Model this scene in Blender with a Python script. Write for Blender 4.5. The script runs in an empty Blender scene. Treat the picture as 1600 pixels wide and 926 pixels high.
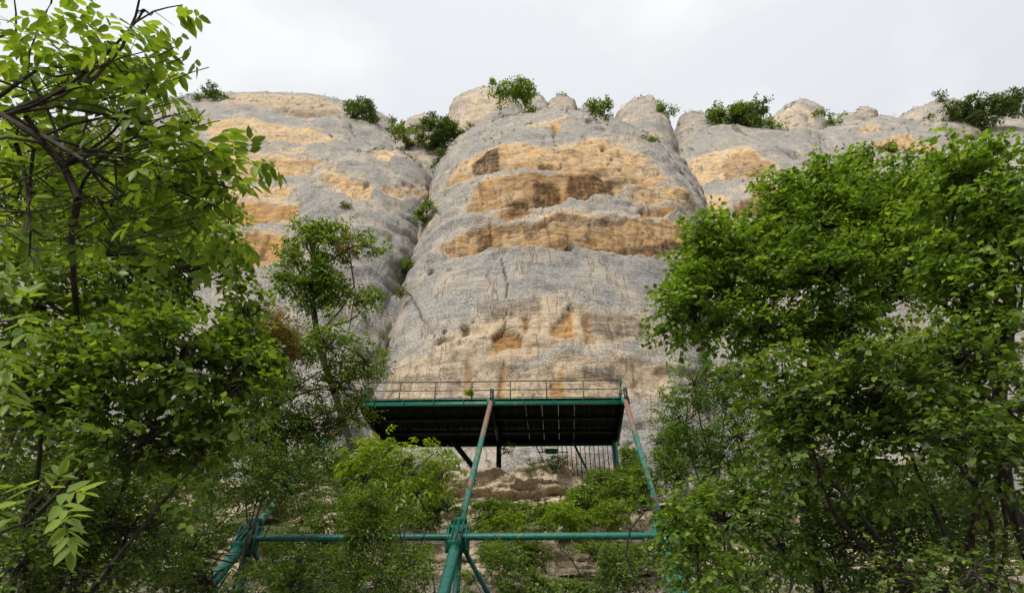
import bpy, math, random
import numpy as np
from mathutils import Vector, Matrix
from mathutils.bvhtree import BVHTree

# ------------------------------------------------------------------ camera, world, sun, exposure
S = bpy.context.scene
C = S.collection
F_PX, CX, CY = 950.0, 800.0, 463.0             # focal length and centre in the photograph's own pixels
PITCH = math.radians(37.2)
cT, sT = math.cos(PITCH), math.sin(PITCH)
cam_d = bpy.data.cameras.new('camera')
cam = bpy.data.objects.new('camera', cam_d); C.objects.link(cam)
cam_d.sensor_width = 36.0
cam_d.lens = 36.0 * F_PX / 1600.0
cam_d.clip_start, cam_d.clip_end = 0.05, 3000
cam.location = (0, 0, 0)
cam.rotation_euler = (math.radians(90) + PITCH, 0, 0)
S.camera = cam

SUN_EL, SUN_AZ = math.radians(37), math.radians(205)     # azimuth clockwise from +Y: behind the camera, to its left
w = bpy.data.worlds.new('World'); S.world = w; w.use_nodes = True
nt = w.node_tree; nt.nodes.clear()
def wn(t, **k):
    n = nt.nodes.new(t)
    for a, b in k.items(): setattr(n, a, b)
    return n
out = wn('ShaderNodeOutputWorld'); bg = wn('ShaderNodeBackground')
sky = wn('ShaderNodeTexSky', sky_type='NISHITA', sun_disc=False, sun_elevation=SUN_EL, sun_rotation=SUN_AZ)
tc = wn('ShaderNodeTexCoord'); sep = wn('ShaderNodeSeparateXYZ')
nt.links.new(tc.outputs['Generated'], sep.inputs[0])
nz = wn('ShaderNodeTexNoise'); nz.inputs['Scale'].default_value = 2.6; nz.inputs['Detail'].default_value = 5; nz.inputs['Roughness'].default_value = .5
mp = wn('ShaderNodeMapping'); mp.inputs['Scale'].default_value = (1, 1, 1.8); mp.inputs['Location'].default_value = (.35, .2, .6)
nt.links.new(tc.outputs['Generated'], mp.inputs[0]); nt.links.new(mp.outputs[0], nz.inputs['Vector'])
cr = wn('ShaderNodeValToRGB')
cr.color_ramp.elements[0].position = .42; cr.color_ramp.elements[0].color = (3.46, 3.5, 3.59, 1)
cr.color_ramp.elements[1].position = .60; cr.color_ramp.elements[1].color = (4.0, 4.05, 4.1, 1)
nt.links.new(nz.outputs['Fac'], cr.inputs[0])
# overcast luminance rises from the horizon to the zenith
ma = wn('ShaderNodeMath', operation='MULTIPLY_ADD'); ma.inputs[1].default_value = .50; ma.inputs[2].default_value = .57; ma.use_clamp = False
mx0 = wn('ShaderNodeMath', operation='MAXIMUM'); mx0.inputs[1].default_value = 0.0
nt.links.new(sep.outputs['Z'], mx0.inputs[0]); nt.links.new(mx0.outputs[0], ma.inputs[0])
vm = wn('ShaderNodeVectorMath', operation='SCALE')
nt.links.new(cr.outputs[0], vm.inputs[0]); nt.links.new(ma.outputs[0], vm.inputs['Scale'])
mix = wn('ShaderNodeMixRGB'); mix.inputs[0].default_value = .93
nt.links.new(sky.outputs[0], mix.inputs[1]); nt.links.new(vm.outputs[0], mix.inputs[2])
nt.links.new(mix.outputs[0], bg.inputs[0]); bg.inputs[1].default_value = .1
nt.links.new(bg.outputs[0], out.inputs[0])

sl = bpy.data.lights.new('sun', 'SUN'); sl.energy = 1.5; sl.angle = math.radians(25); sl.color = (1, .95, .88)
so = bpy.data.objects.new('sun', sl); C.objects.link(so)
sdir = Vector((math.sin(SUN_AZ) * math.cos(SUN_EL), math.cos(SUN_AZ) * math.cos(SUN_EL), math.sin(SUN_EL)))
so.rotation_euler = sdir.to_track_quat('Z', 'Y').to_euler(); so.location = sdir * 120

S.view_settings.view_transform = 'Standard'; S.view_settings.look = 'None'
S.view_settings.gamma = 1; S.view_settings.use_curve_mapping = False
S.view_settings.exposure = 1.38
S.cycles.max_bounces = 6; S.cycles.transparent_max_bounces = 4
S.cycles.use_denoising = True

rng = np.random.default_rng(7); random.seed(7)

# ------------------------------------------------------------------ helpers
def ray(px, py):
    X, Y = (px - CX) / F_PX, (CY - py) / F_PX
    return np.array([X, cT - sT * Y, sT + cT * Y])
def A(px, py, depth): return ray(px, py) * depth               # at a depth along the optical axis
def atY(px, py, y):
    r = ray(px, py); return r * (y / r[1])
def atZ(px, py, z):
    r = ray(px, py); return r * (z / r[2])
def proj(P):
    P = np.asarray(P, float)
    d = P[:, 1] * cT + P[:, 2] * sT
    v = -P[:, 1] * sT + P[:, 2] * cT
    return CX + F_PX * P[:, 0] / d, CY - F_PX * v / d, d
def nrm(v): return v / np.maximum(np.linalg.norm(v, axis=-1, keepdims=True), 1e-9)

def mesh_obj(name, V, Fq, mat=None, parent=None, smooth=False, attrs=None, loc=None):
    """Fq: list of index arrays (n,3) / (n,4)"""
    me = bpy.data.meshes.new(name)
    V = np.asarray(V, np.float32)
    if not isinstance(Fq, list): Fq = [Fq]
    loops, starts, tot = [], [], 0
    for f in Fq:
        f = np.asarray(f, np.int32)
        if len(f) == 0: continue
        loops.append(f.ravel()); starts.append(np.arange(len(f), dtype=np.int32) * f.shape[1] + tot); tot += f.size
    loops = np.concatenate(loops); starts = np.concatenate(starts)
    me.vertices.add(len(V)); me.vertices.foreach_set('co', V.ravel())
    me.loops.add(len(loops)); me.loops.foreach_set('vertex_index', loops)
    me.polygons.add(len(starts)); me.polygons.foreach_set('loop_start', starts)
    me.update(calc_edges=True)
    if smooth: me.polygons.foreach_set('use_smooth', np.ones(len(starts), bool))
    for k, a in (attrs or {}).items():
        at = me.attributes.new(k, 'FLOAT', 'POINT'); at.data.foreach_set('value', np.asarray(a, np.float32))
    if mat: me.materials.append(mat)
    o = bpy.data.objects.new(name, me); C.objects.link(o)
    if parent: o.parent = parent
    return o
def empty(name, loc=(0, 0, 0)):
    o = bpy.data.objects.new(name, None); C.objects.link(o); o.location = loc; o.empty_display_size = .2
    return o
def tag(o, label=None, cat=None, group=None, kind=None):
    for k, v in (('label', label), ('category', cat), ('group', group), ('kind', kind)):
        if v: o[k] = v
    return o
def adopt(o, parent):            # parent while keeping the world place
    o.parent = parent; o.matrix_parent_inverse = Matrix.Translation(-Vector(parent.location)); return o

class MB:
    """collects boxes and tubes into one mesh"""
    def __init__(s): s.V = []; s.Q = []; s.T = []; s.n = 0
    def add(s, V, Q=None, T=None):
        V = np.asarray(V, float)
        if Q is not None and len(Q): s.Q.append(np.asarray(Q) + s.n)
        if T is not None and len(T): s.T.append(np.asarray(T) + s.n)
        s.V.append(V); s.n += len(V)
    def box(s, c, ax, ay, az, sx, sy, sz):
        c = np.asarray(c, float); ax, ay, az = [np.asarray(a, float) / np.linalg.norm(a) for a in (ax, ay, az)]
        V = [c + ax * i * sx / 2 + ay * j * sy / 2 + az * k * sz / 2 for i in (-1, 1) for j in (-1, 1) for k in (-1, 1)]
        s.add(V, [(0, 1, 3, 2), (4, 6, 7, 5), (0, 4, 5, 1), (2, 3, 7, 6), (0, 2, 6, 4), (1, 5, 7, 3)])
    def bar(s, p, q, wd, ht, up=(0, 0, 1)):
        p, q = np.asarray(p, float), np.asarray(q, float); d = q - p; L = np.linalg.norm(d); d /= L
        sd = np.cross(d, up); sd /= np.linalg.norm(sd); u = np.cross(sd, d)
        s.box((p + q) / 2, d, sd, u, L, wd, ht)
    def tube(s, pts, r, n=12, caps=True):
        pts = np.asarray(pts, float); r = np.broadcast_to(np.asarray(r, float), (len(pts),))
        V, Q = tube_geo(pts[None], r[None], n)
        T = []
        m = len(pts)
        if caps:
            k = len(V); V = np.vstack([V, pts[:1], pts[-1:]])
            for i in range(n):
                j = (i + 1) % n
                T.append((k, j, i)); T.append((k + 1, (m - 1) * n + i, (m - 1) * n + j))
        s.add(V, Q, T)
    def build(s, name, mat, parent=None, smooth=False):
        F = []
        if s.Q: F.append(np.concatenate(s.Q))
        if s.T: F.append(np.concatenate(s.T))
        o = mesh_obj(name, np.concatenate(s.V), F, mat, None, smooth)
        if smooth:
            try: o.data.set_sharp_from_angle(angle=math.radians(40))
            except Exception: pass
        if parent: adopt(o, parent)
        return o

def tube_geo(P, R, n=5):
    """P (k,m,3) polylines, R (k,m) radii -> vertices, quads"""
    k, m, _ = P.shape
    T = np.gradient(P, axis=1); T = nrm(T)
    ref = np.where(np.abs(T[..., 2:3]) > .95, np.array([1., 0, 0]), np.array([0, 0, 1.]))
    B = nrm(np.cross(T, ref)); N = np.cross(B, T)
    a = np.arange(n) * 2 * np.pi / n
    V = P[:, :, None] + R[:, :, None, None] * (np.cos(a)[:, None] * B[:, :, None] + np.sin(a)[:, None] * N[:, :, None])
    idx = np.arange(k * m * n).reshape(k, m, n)
    a0 = idx[:, :-1]; a1 = idx[:, 1:]
    Q = np.stack([a0, np.roll(a0, -1, 2), np.roll(a1, -1, 2), a1], -1).reshape(-1, 4)
    return V.reshape(-1, 3), Q

# gradient noise
_perm = np.random.default_rng(3).permutation(256); _perm = np.concatenate([_perm, _perm, _perm])
_g = nrm(np.random.default_rng(5).normal(size=(256, 3)))
def noise(P):
    P = np.asarray(P, float); i = np.floor(P).astype(int); f = P - i; i &= 255
    u = f * f * f * (f * (f * 6 - 15) + 10)
    r = 0
    for dx in (0, 1):
        for dy in (0, 1):
            for dz in (0, 1):
                h = _perm[_perm[_perm[i[:, 0] + dx] + i[:, 1] + dy] + i[:, 2] + dz]
                d = (_g[h] * (f - (dx, dy, dz))).sum(1)
                wx = u[:, 0] if dx else 1 - u[:, 0]; wy = u[:, 1] if dy else 1 - u[:, 1]; wz = u[:, 2] if dz else 1 - u[:, 2]
                r = r + d * wx * wy * wz
    return r * 1.6
def fbm(P, o=4, g=.5):
    r, a, s = 0, 1., 1.
    for k in range(o):
        r = r + a * noise(np.asarray(P) * s + k * 17.3); a *= g; s *= 2.03
    return r
def sstep(a, b, x):
    t = np.clip((x - a) / (b - a), 0, 1); return t * t * (3 - 2 * t)

# ------------------------------------------------------------------ materials
def new_mat(name):
    m = bpy.data.materials.new(name); m.use_nodes = True; t = m.node_tree; t.nodes.clear()
    return m, t, lambda ty, **k: _node(t, ty, k)
def _node(t, ty, k):
    n = t.nodes.new(ty)
    for a, b in k.items(): setattr(n, a, b)
    return n
def ramp(n, *st):
    e = n.color_ramp.elements
    while len(e) < len(st): e.new(.5)
    for x, (p, c) in zip(e, st): x.position = p; x.color = tuple(c) + (1,) if len(c) == 3 else c

def leaf_mat(name, dark, mid, light, trans=.38, tcol=None, rough=.42):
    m, t, N = new_mat(name); L = t.links.new
    at = N('ShaderNodeAttribute', attribute_name='rnd'); r = N('ShaderNodeValToRGB')
    ramp(r, (.0, dark), (.5, mid), (1., light)); L(at.outputs['Fac'], r.inputs[0])
    p = N('ShaderNodeBsdfPrincipled'); p.inputs['Roughness'].default_value = rough; p.inputs['Specular IOR Level'].default_value = .42
    L(r.outputs[0], p.inputs['Base Color'])
    tr = N('ShaderNodeBsdfTranslucent')
    mc = N('ShaderNodeMixRGB', blend_type='MULTIPLY'); mc.inputs[0].default_value = 1; mc.inputs[2].default_value = tcol or (1.75, 1.65, .55, 1)
    L(r.outputs[0], mc.inputs[1]); L(mc.outputs[0], tr.inputs[0])
    ms = N('ShaderNodeMixShader'); ms.inputs[0].default_value = trans
    L(p.outputs[0], ms.inputs[1]); L(tr.outputs[0], ms.inputs[2])
    o = N('ShaderNodeOutputMaterial'); L(ms.outputs[0], o.inputs[0])
    return m

def bark_mat(name, a, b, sc=14):
    m, t, N = new_mat(name); L = t.links.new
    tc = N('ShaderNodeTexCoord'); mp = N('ShaderNodeMapping'); mp.inputs['Scale'].default_value = (1, 1, .3)
    nz = N('ShaderNodeTexNoise'); nz.inputs['Scale'].default_value = sc; nz.inputs['Detail'].default_value = 6
    L(tc.outputs['Object'], mp.inputs[0]); L(mp.outputs[0], nz.inputs['Vector'])
    r = N('ShaderNodeValToRGB'); ramp(r, (.35, a), (.68, b)); L(nz.outputs['Fac'], r.inputs[0])
    p = N('ShaderNodeBsdfPrincipled'); p.inputs['Roughness'].default_value = .9; L(r.outputs[0], p.inputs['Base Color'])
    bp = N('ShaderNodeBump'); bp.inputs['Strength'].default_value = .6; bp.inputs['Distance'].default_value = .02
    L(nz.outputs['Fac'], bp.inputs['Height']); L(bp.outputs[0], p.inputs['Normal'])
    o = N('ShaderNodeOutputMaterial'); L(p.outputs[0], o.inputs[0]); return m

def paint_mat(name, green, rust, thr, scale=2.2, dark=.6, spec=.5):
    """weathered paint: patchy rust through green paint, streaked along the piece"""
    m, t, N = new_mat(name); L = t.links.new
    tc = N('ShaderNodeTexCoord')
    n1 = N('ShaderNodeTexNoise'); n1.inputs['Scale'].default_value = scale; n1.inputs['Detail'].default_value = 8; n1.inputs['Roughness'].default_value = .68
    n2 = N('ShaderNodeTexNoise'); n2.inputs['Scale'].default_value = scale * 5; n2.inputs['Detail'].default_value = 5
    for n in (n1, n2): L(tc.outputs['Object'], n.inputs['Vector'])
    rg = N('ShaderNodeValToRGB'); ramp(rg, (.3, [c * dark for c in green]), (.55, green), (.8, [min(1, c * 1.25 + .006) for c in green])); L(n2.outputs['Fac'], rg.inputs[0])
    rr = N('ShaderNodeValToRGB'); ramp(rr, (.3, [c * .5 for c in rust]), (.7, rust)); L(n2.outputs['Fac'], rr.inputs[0])
    mk = N('ShaderNodeValToRGB'); ramp(mk, (thr, (0, 0, 0)), (thr + .05, (1, 1, 1))); L(n1.outputs['Fac'], mk.inputs[0])
    mx = N('ShaderNodeMixRGB'); L(mk.outputs[0], mx.inputs[0]); L(rg.outputs[0], mx.inputs[1]); L(rr.outputs[0], mx.inputs[2])
    p = N('ShaderNodeBsdfPrincipled'); L(mx.outputs[0], p.inputs['Base Color']); p.inputs['Specular IOR Level'].default_value = spec
    ro = N('ShaderNodeMath', operation='MULTIPLY_ADD'); ro.inputs[1].default_value = .4; ro.inputs[2].default_value = .42
    L(mk.outputs[0], ro.inputs[0]); L(ro.outputs[0], p.inputs['Roughness'])
    bp = N('ShaderNodeBump'); bp.inputs['Strength'].default_value = .35; bp.inputs['Distance'].default_value = .01
    L(mk.outputs[0], bp.inputs['Height']); L(bp.outputs[0], p.inputs['Normal'])
    o = N('ShaderNodeOutputMaterial'); L(p.outputs[0], o.inputs[0]); return m

def rock_mat():
    """grey lichen crust; ochre where the 'ochre' attribute says the crust has spalled; dark water streaks"""
    m, t, N = new_mat('cliff_rock'); L = t.links.new
    tc = N('ShaderNodeTexCoord')
    def nzn(sc, det=6, ro=.6, scl=None):
        n = N('ShaderNodeTexNoise'); n.inputs['Scale'].default_value = sc; n.inputs['Detail'].default_value = det; n.inputs['Roughness'].default_value = ro
        if scl:
            mp = N('ShaderNodeMapping'); mp.inputs['Scale'].default_value = scl
            L(tc.outputs['Object'], mp.inputs[0]); L(mp.outputs[0], n.inputs['Vector'])
        else: L(tc.outputs['Object'], n.inputs['Vector'])
        return n
    def mixc(fac, a, b, bt='MIX'):
        x = N('ShaderNodeMixRGB', blend_type=bt)
        for i, v in ((0, fac), (1, a), (2, b)):
            if isinstance(v, (int, float)): x.inputs[i].default_value = v
            elif isinstance(v, tuple): x.inputs[i].default_value = v + (1,)
            else: L(v, x.inputs[i])
        return x.outputs[0]
    def rmp(src, *st):
        r = N('ShaderNodeValToRGB'); ramp(r, *st); L(src, r.inputs[0]); return r.outputs[0]
    def attr(n): return N('ShaderNodeAttribute', attribute_name=n).outputs['Fac']
    def math2(op, a, b):
        x = N('ShaderNodeMath', operation=op)
        for i, v in ((0, a), (1, b)):
            if isinstance(v, (int, float)): x.inputs[i].default_value = v
            else: L(v, x.inputs[i])
        x.use_clamp = True
        return x.outputs[0]
    fine = nzn(7.5, 7, .70); mid = nzn(.55, 6, .62); big = nzn(.09, 4, .5); bed = nzn(2.6, 8, .72, (.35, .35, 1.6)); ver = nzn(2.2, 6, .66, (1, 1, .05)); bld = nzn(.35, 3, .5)
    grey = rmp(fine.outputs['Fac'], (.35, (.07, .066, .059)), (.45, (.235, .226, .21)), (.54, (.335, .322, .298)), (.63, (.53, .508, .465)))
    grey = mixc(rmp(mid.outputs['Fac'], (.38, (0, 0, 0)), (.7, (.55, .55, .55))), grey, (.40, .375, .335))
    grey = mixc(rmp(big.outputs['Fac'], (.35, (.35, .35, .35)), (.62, (0, 0, 0))), grey, (.23, .224, .218))
    och = rmp(bed.outputs['Fac'], (.30, (.30, .15, .05)), (.42, (.62, .36, .13)), (.54, (.77, .52, .235)), (.70, (.82, .64, .39)))
    deep = rmp(bed.outputs['Fac'], (.30, (.18, .075, .022)), (.48, (.50, .25, .075)), (.68, (.68, .40, .15)))
    och = mixc(rmp(mid.outputs['Fac'], (.40, (0, 0, 0)), (.62, (.8, .8, .8))), och, rmp(fine.outputs['Fac'], (.34, (.30, .20, .105)), (.48, (.62, .48, .31)), (.62, (.73, .61, .44))))
    och = mixc(attr('deep'), och, deep)
    buff = rmp(fine.outputs['Fac'], (.34, (.22, .17, .115)), (.45, (.54, .43, .30)), (.62, (.66, .56, .42)))
    och = mixc(attr('buff'), och, buff)
    # ragged edge between crust and bare stone
    em = N('ShaderNodeMath', operation='MULTIPLY_ADD'); L(fine.outputs['Fac'], em.inputs[0]); em.inputs[1].default_value = 1.5; em.inputs[2].default_value = -.75
    es = N('ShaderNodeMath', operation='ADD'); L(attr('ochre'), es.inputs[0]); L(em.outputs[0], es.inputs[1])
    ef = rmp(es.outputs[0], (.22, (0, 0, 0)), (.72, (1, 1, 1)))
    col = mixc(ef, grey, och)
    lin = nzn(1.0, 4, .55, (.12, .12, 2.6)); jn = nzn(.55, 5, .6, (1, 1, .16))
    def ridge(src, c, w): return rmp(src, (c - w, (0, 0, 0)), (c, (1, 1, 1)), (c + w, (0, 0, 0)))
    lf = math2('MULTIPLY', ridge(lin.outputs['Fac'], .5, .028), rmp(mid.outputs['Fac'], (.42, (0, 0, 0)), (.6, (1, 1, 1))))
    jf = math2('MULTIPLY', ridge(jn.outputs['Fac'], .5, .012), rmp(bld.outputs['Fac'], (.45, (0, 0, 0)), (.6, (1, 1, 1))))
    col = mixc(math2('MULTIPLY', lf, math2('ADD', math2('MULTIPLY', ef, .42), .09)), col, (.10, .075, .05))
    col = mixc(math2('MULTIPLY', jf, .55), col, (.09, .07, .05))
    blot = nzn(1.3, 8, .78)
    col = mixc(rmp(blot.outputs['Fac'], (.33, (.75, .75, .75)), (.47, (0, 0, 0))), col, (.10, .09, .08))
    col = mixc(rmp(bld.outputs['Fac'], (.46, (0, 0, 0)), (.66, (.42, .42, .42))), col, (.58, .48, .35))
    # water streaks and dirt
    st = math2('MULTIPLY', attr('streak'), rmp(ver.outputs['Fac'], (.36, (.5, .5, .5)), (.52, (1, 1, 1))))
    st = math2('MULTIPLY', st, rmp(bed.outputs['Fac'], (.36, (1, 1, 1)), (.66, (.65, .65, .65))))
    col = mixc(st, col, (.034, .025, .018))
    ver2 = nzn(1.1, 5, .65, (1, 1, .035))
    vs = math2('MULTIPLY', math2('MULTIPLY', ef, .6), rmp(ver2.outputs['Fac'], (.54, (0, 0, 0)), (.66, (1, 1, 1))))
    col = mixc(math2('MULTIPLY', vs, rmp(mid.outputs['Fac'], (.4, (.2, .2, .2)), (.6, (1, 1, 1)))), col, (.10, .06, .03))
    col = mixc(math2('MULTIPLY', attr('dirt_shade'), .92), col, (.045, .036, .028))  # soil plus shade painted into cracks, pits and the overhang
    moss_shade_f = math2('MULTIPLY', attr('moss_shade'), rmp(mid.outputs['Fac'], (.42, (0, 0, 0)), (.58, (1, 1, 1))))
    col = mixc(moss_shade_f, col, (.085, .10, .03))
    p = N('ShaderNodeBsdfPrincipled'); p.inputs['Roughness'].default_value = .92; p.inputs['Specular IOR Level'].default_value = .2
    L(col, p.inputs['Base Color'])
    h = math2('SUBTRACT', math2('ADD', math2('MULTIPLY', fine.outputs['Fac'], .4), math2('MULTIPLY', bed.outputs['Fac'], .6)), math2('ADD', math2('MULTIPLY', lf, .25), math2('MULTIPLY', jf, .4)))
    bp = N('ShaderNodeBump'); bp.inputs['Strength'].default_value = .9; bp.inputs['Distance'].default_value = .32
    L(h, bp.inputs['Height']); L(bp.outputs[0], p.inputs['Normal'])
    o = N('ShaderNodeOutputMaterial'); L(p.outputs[0], o.inputs[0]); return m

def ground_mat():
    m, t, N = new_mat('slope_soil'); L = t.links.new
    tc = N('ShaderNodeTexCoord')
    n1 = N('ShaderNodeTexNoise'); n1.inputs['Scale'].default_value = .45; n1.inputs['Detail'].default_value = 8; n1.inputs['Roughness'].default_value = .65
    n2 = N('ShaderNodeTexNoise'); n2.inputs['Scale'].default_value = 9; n2.inputs['Detail'].default_value = 6
    for n in (n1, n2): L(tc.outputs['Object'], n.inputs['Vector'])
    a = N('ShaderNodeValToRGB'); ramp(a, (.3, (.022, .017, .011)), (.55, (.06, .047, .03)), (.8, (.15, .12, .085))); L(n2.outputs['Fac'], a.inputs[0])
    b = N('ShaderNodeValToRGB'); ramp(b, (.3, (.09, .075, .055)), (.6, (.24, .20, .15)), (.8, (.42, .37, .30))); L(n2.outputs['Fac'], b.inputs[0])
    k = N('ShaderNodeValToRGB'); ramp(k, (.47, (0, 0, 0)), (.6, (1, 1, 1))); L(n1.outputs['Fac'], k.inputs[0])
    mx = N('ShaderNodeMixRGB'); L(k.outputs[0], mx.inputs[0]); L(a.outputs[0], mx.inputs[1]); L(b.outputs[0], mx.inputs[2])
    p = N('ShaderNodeBsdfPrincipled'); p.inputs['Roughness'].default_value = .95; L(mx.outputs[0], p.inputs['Base Color'])
    bp = N('ShaderNodeBump'); bp.inputs['Strength'].default_value = .8; bp.inputs['Distance'].default_value = .1
    L(n2.outputs['Fac'], bp.inputs['Height']); L(bp.outputs[0], p.inputs['Normal'])
    o = N('ShaderNodeOutputMaterial'); L(p.outputs[0], o.inputs[0]); return m

M_ROCK = rock_mat(); M_SOIL = ground_mat()
TEAL = (.006, .125, .088); RUST = (.30, .125, .065)
M_PAINT = paint_mat('green_paint', TEAL, RUST, .60)
M_RUSTY = paint_mat('flaking_green_paint', TEAL, (.25, .12, .07), .55, 2.6)
M_RUST = paint_mat('rusted_paint', TEAL, (.25, .125, .075), .42, 2.2)
M_RAIL = paint_mat('rail_paint', (.03, .075, .05), (.11, .05, .035), .46, 3)
M_BARK = bark_mat('dark_bark', (.016, .012, .009), (.075, .058, .045))
M_IRON = paint_mat('black_iron', (.012, .014, .014), (.05, .03, .02), .62)
# ------------------------------------------------------------------ the cliff
cliff = tag(empty('cliff', (0, 36, 12)), kind='structure',
            label='tall grey limestone cliff with ochre bands behind the platform', cat='cliff')

def curve(pts):
    p = np.array(sorted(pts, key=lambda q: q[1]), float)
    return lambda y: np.interp(y, p[:, 1], p[:, 0])

class Lobe:
    """a buttress: horizontal rings whose front follows the profile and whose sides follow the two edges"""
    def __init__(s, name, keys, L, R, nt_, na, ex=2.3, ang=98, seed=0):
        s.name, s.seed = name, seed
        k = np.array(keys, float)                      # (py on the centre line, distance y, bulge depth, width factor)
        z = []
        for py, d, b, ws in k:
            r = ray(CX, py); z.append(d * r[2] / r[1])
        z = np.array(z); z = np.maximum.accumulate(z)
        dd = np.concatenate([[0], np.cumsum(np.hypot(np.diff(z), np.diff(k[:, 1])))])
        tt = dd[-1] * np.linspace(0, 1, nt_) ** 1.35
        ker = np.hanning(max(5, nt_ // 14)); ker /= ker.sum()
        def smooth(v):
            f = np.interp(tt, dd, v); pad = len(ker)
            g = np.concatenate([2 * f[0] - f[pad:0:-1], f, 2 * f[-1] - f[-2:-pad - 2:-1]])
            return np.convolve(g, ker, 'same')[pad:-pad]
        Z, D, B, W = smooth(z), smooth(k[:, 1]), smooth(k[:, 2]), smooth(k[:, 3])
        el = np.arctan2(Z, D + B) - PITCH
        pe = CY - F_PX * np.tan(el)
        lf, rf = curve(L), curve(R)
        dep = (D + B) / (cT - sT * (CY - pe) / F_PX)
        xl = (lf(pe) - CX) / F_PX * dep; xr = (rf(pe) - CX) / F_PX * dep
        ker2 = np.hanning(max(5, nt_ // 10)); ker2 /= ker2.sum(); p2 = len(ker2)
        def sm2(f):
            g = np.concatenate([2 * f[0] - f[p2:0:-1], f, 2 * f[-1] - f[-2:-p2 - 2:-1]])
            return np.convolve(g, ker2, 'same')[p2:-p2]
        xl, xr = sm2(xl), sm2(xr)
        xc, hw = (xl + xr) / 2, (xr - xl) / 2 * W
        a = np.radians(np.linspace(-ang, ang, na))
        sa, ca = np.sin(a), np.cos(a)
        fx = np.sign(sa) * np.abs(sa) ** (2 / ex); fy = np.sign(ca) * np.abs(ca) ** (2 / ex)
        # even spacing across
        X = xc[:, None] + hw[:, None] * fx[None]
        Y = D[:, None] + B[:, None] * (1 - fy[None])
        s.P = np.stack([X, Y, np.broadcast_to(Z[:, None], X.shape)], -1)
        s.nt, s.na = nt_, na
    def faces(s):
        i = np.arange(s.nt * s.na).reshape(s.nt, s.na)
        return np.stack([i[:-1, :-1], i[:-1, 1:], i[1:, 1:], i[1:, :-1]], -1).reshape(-1, 4)
    def normals(s):
        du = np.gradient(s.P, axis=1); dv = np.gradient(s.P, axis=0)
        return nrm(np.cross(du, dv)).reshape(-1, 3)

LOBES = []
def lobe(*a, **k):
    l = Lobe(*a, **k); LOBES.append(l); return l

# the great middle buttress
lobe('buttress', [(840, 35.2, 7, 1), (690, 35.6, 7, 1), (600, 36.0, 7, 1), (500, 36.6, 7.5, 1), (400, 37.6, 8, 1), (340, 39.0, 8.5, 1), (290, 41.0, 9, 1),
                  (240, 44.2, 9.5, 1), (205, 48.5, 10, 1), (186, 52.5, 10, .97), (176, 57, 10, .90), (172, 63, 10, .75), (172.5, 70, 9, .5), (180, 84, 6, .2)],
     [(585, 800), (592, 640), (606, 580), (622, 500), (640, 430), (652, 385), (668, 335), (682, 285), (692, 250), (716, 222), (748, 200), (790, 180)],
     [(1100, 800), (1092, 640), (1088, 560), (1086, 480), (1092, 420), (1106, 370), (1098, 332), (1058, 285), (1012, 236), (978, 203), (945, 182), (915, 170)],
     400, 310, 2.35, seed=1)
# left face, upper rear
lobe('buttress', [(800, 38, 6, 1), (690, 38.4, 6, 1), (560, 39.2, 6, 1), (420, 41.5, 6.5, 1), (330, 44.5, 7, 1), (260, 48.5, 7.5, 1), (210, 53, 8, 1), (192, 56, 8, 1),
                  (175, 59.5, 8, 1), (158, 64, 8, .98), (148, 70, 8, .93), (146, 80, 8, .8), (152, 98, 6, .5)],
     [(-160, 800), (-140, 500), (-60, 330), (120, 230), (235, 190), (300, 160), (350, 144)],
     [(700, 800), (680, 500), (650, 330), (634, 240), (622, 196), (604, 168), (566, 148)], 230, 270, 2.6, seed=2)
# left face, lower front shoulder beside the gully
lobe('buttress', [(800, 37.0, 6, 1), (640, 37.5, 6, 1), (500, 38.5, 6.5, 1), (400, 40.2, 7, 1), (330, 42.4, 7, 1), (280, 45.2, 7, 1), (250, 47.8, 7, .97), (236, 50.5, 7, .88), (230, 54, 7, .7), (231, 60, 6, .4)],
     [(430, 800), (430, 600), (440, 440), (470, 340), (505, 280), (545, 245), (585, 230)],
     [(600, 800), (612, 640), (634, 500), (652, 430), (663, 385), (678, 335), (692, 285), (698, 252), (676, 236)], 200, 190, 2.3, seed=3)
# right buttress
lobe('buttress', [(800, 40, 7, 1), (640, 40.6, 7, 1), (500, 42, 7, 1), (400, 44.2, 7.5, 1), (320, 48, 8, 1), (265, 52.5, 8, 1), (225, 58, 8.5, 1), (200, 63.5, 9, .97), (190, 69, 9, .88), (187, 77, 9, .7), (190, 92, 7, .4)],
     [(1010, 800), (1010, 560), (1020, 400), (1022, 330), (1016, 270), (1004, 225), (990, 195)],
     [(1500, 800), (1460, 560), (1400, 420), (1350, 330), (1290, 268), (1225, 232), (1170, 205), (1115, 190)], 170, 180, 2.2, seed=4)
# far right faces
lobe('buttress', [(800, 52, 7, 1), (560, 54, 7, 1), (420, 57, 8, 1), (320, 61, 8, 1), (260, 66, 8, 1), (225, 71, 9, 1), (200, 77, 9, .97), (186, 84, 9, .85), (181, 92, 9, .7), (184, 110, 7, .4)],
     [(1130, 800), (1130, 400), (1150, 300), (1190, 240), (1225, 205), (1260, 186)],
     [(1700, 800), (1640, 420), (1560, 300), (1500, 250), (1462, 218), (1420, 190)], 160, 190, 2.3, seed=5)
lobe('buttress', [(800, 66, 8, 1), (500, 70, 8, 1), (380, 74, 9, 1), (300, 79, 9, 1), (240, 86, 9, 1), (205, 93, 9, 1), (180, 102, 9, .95), (168, 112, 9, .8), (168, 130, 9, .5)],
     [(1300, 800), (1300, 400), (1340, 280), (1380, 220), (1430, 180), (1480, 165)],
     [(2000, 800), (1980, 400), (1900, 280), (1800, 220), (1700, 190), (1620, 168)], 110, 140, 2.3, seed=6)
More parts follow.
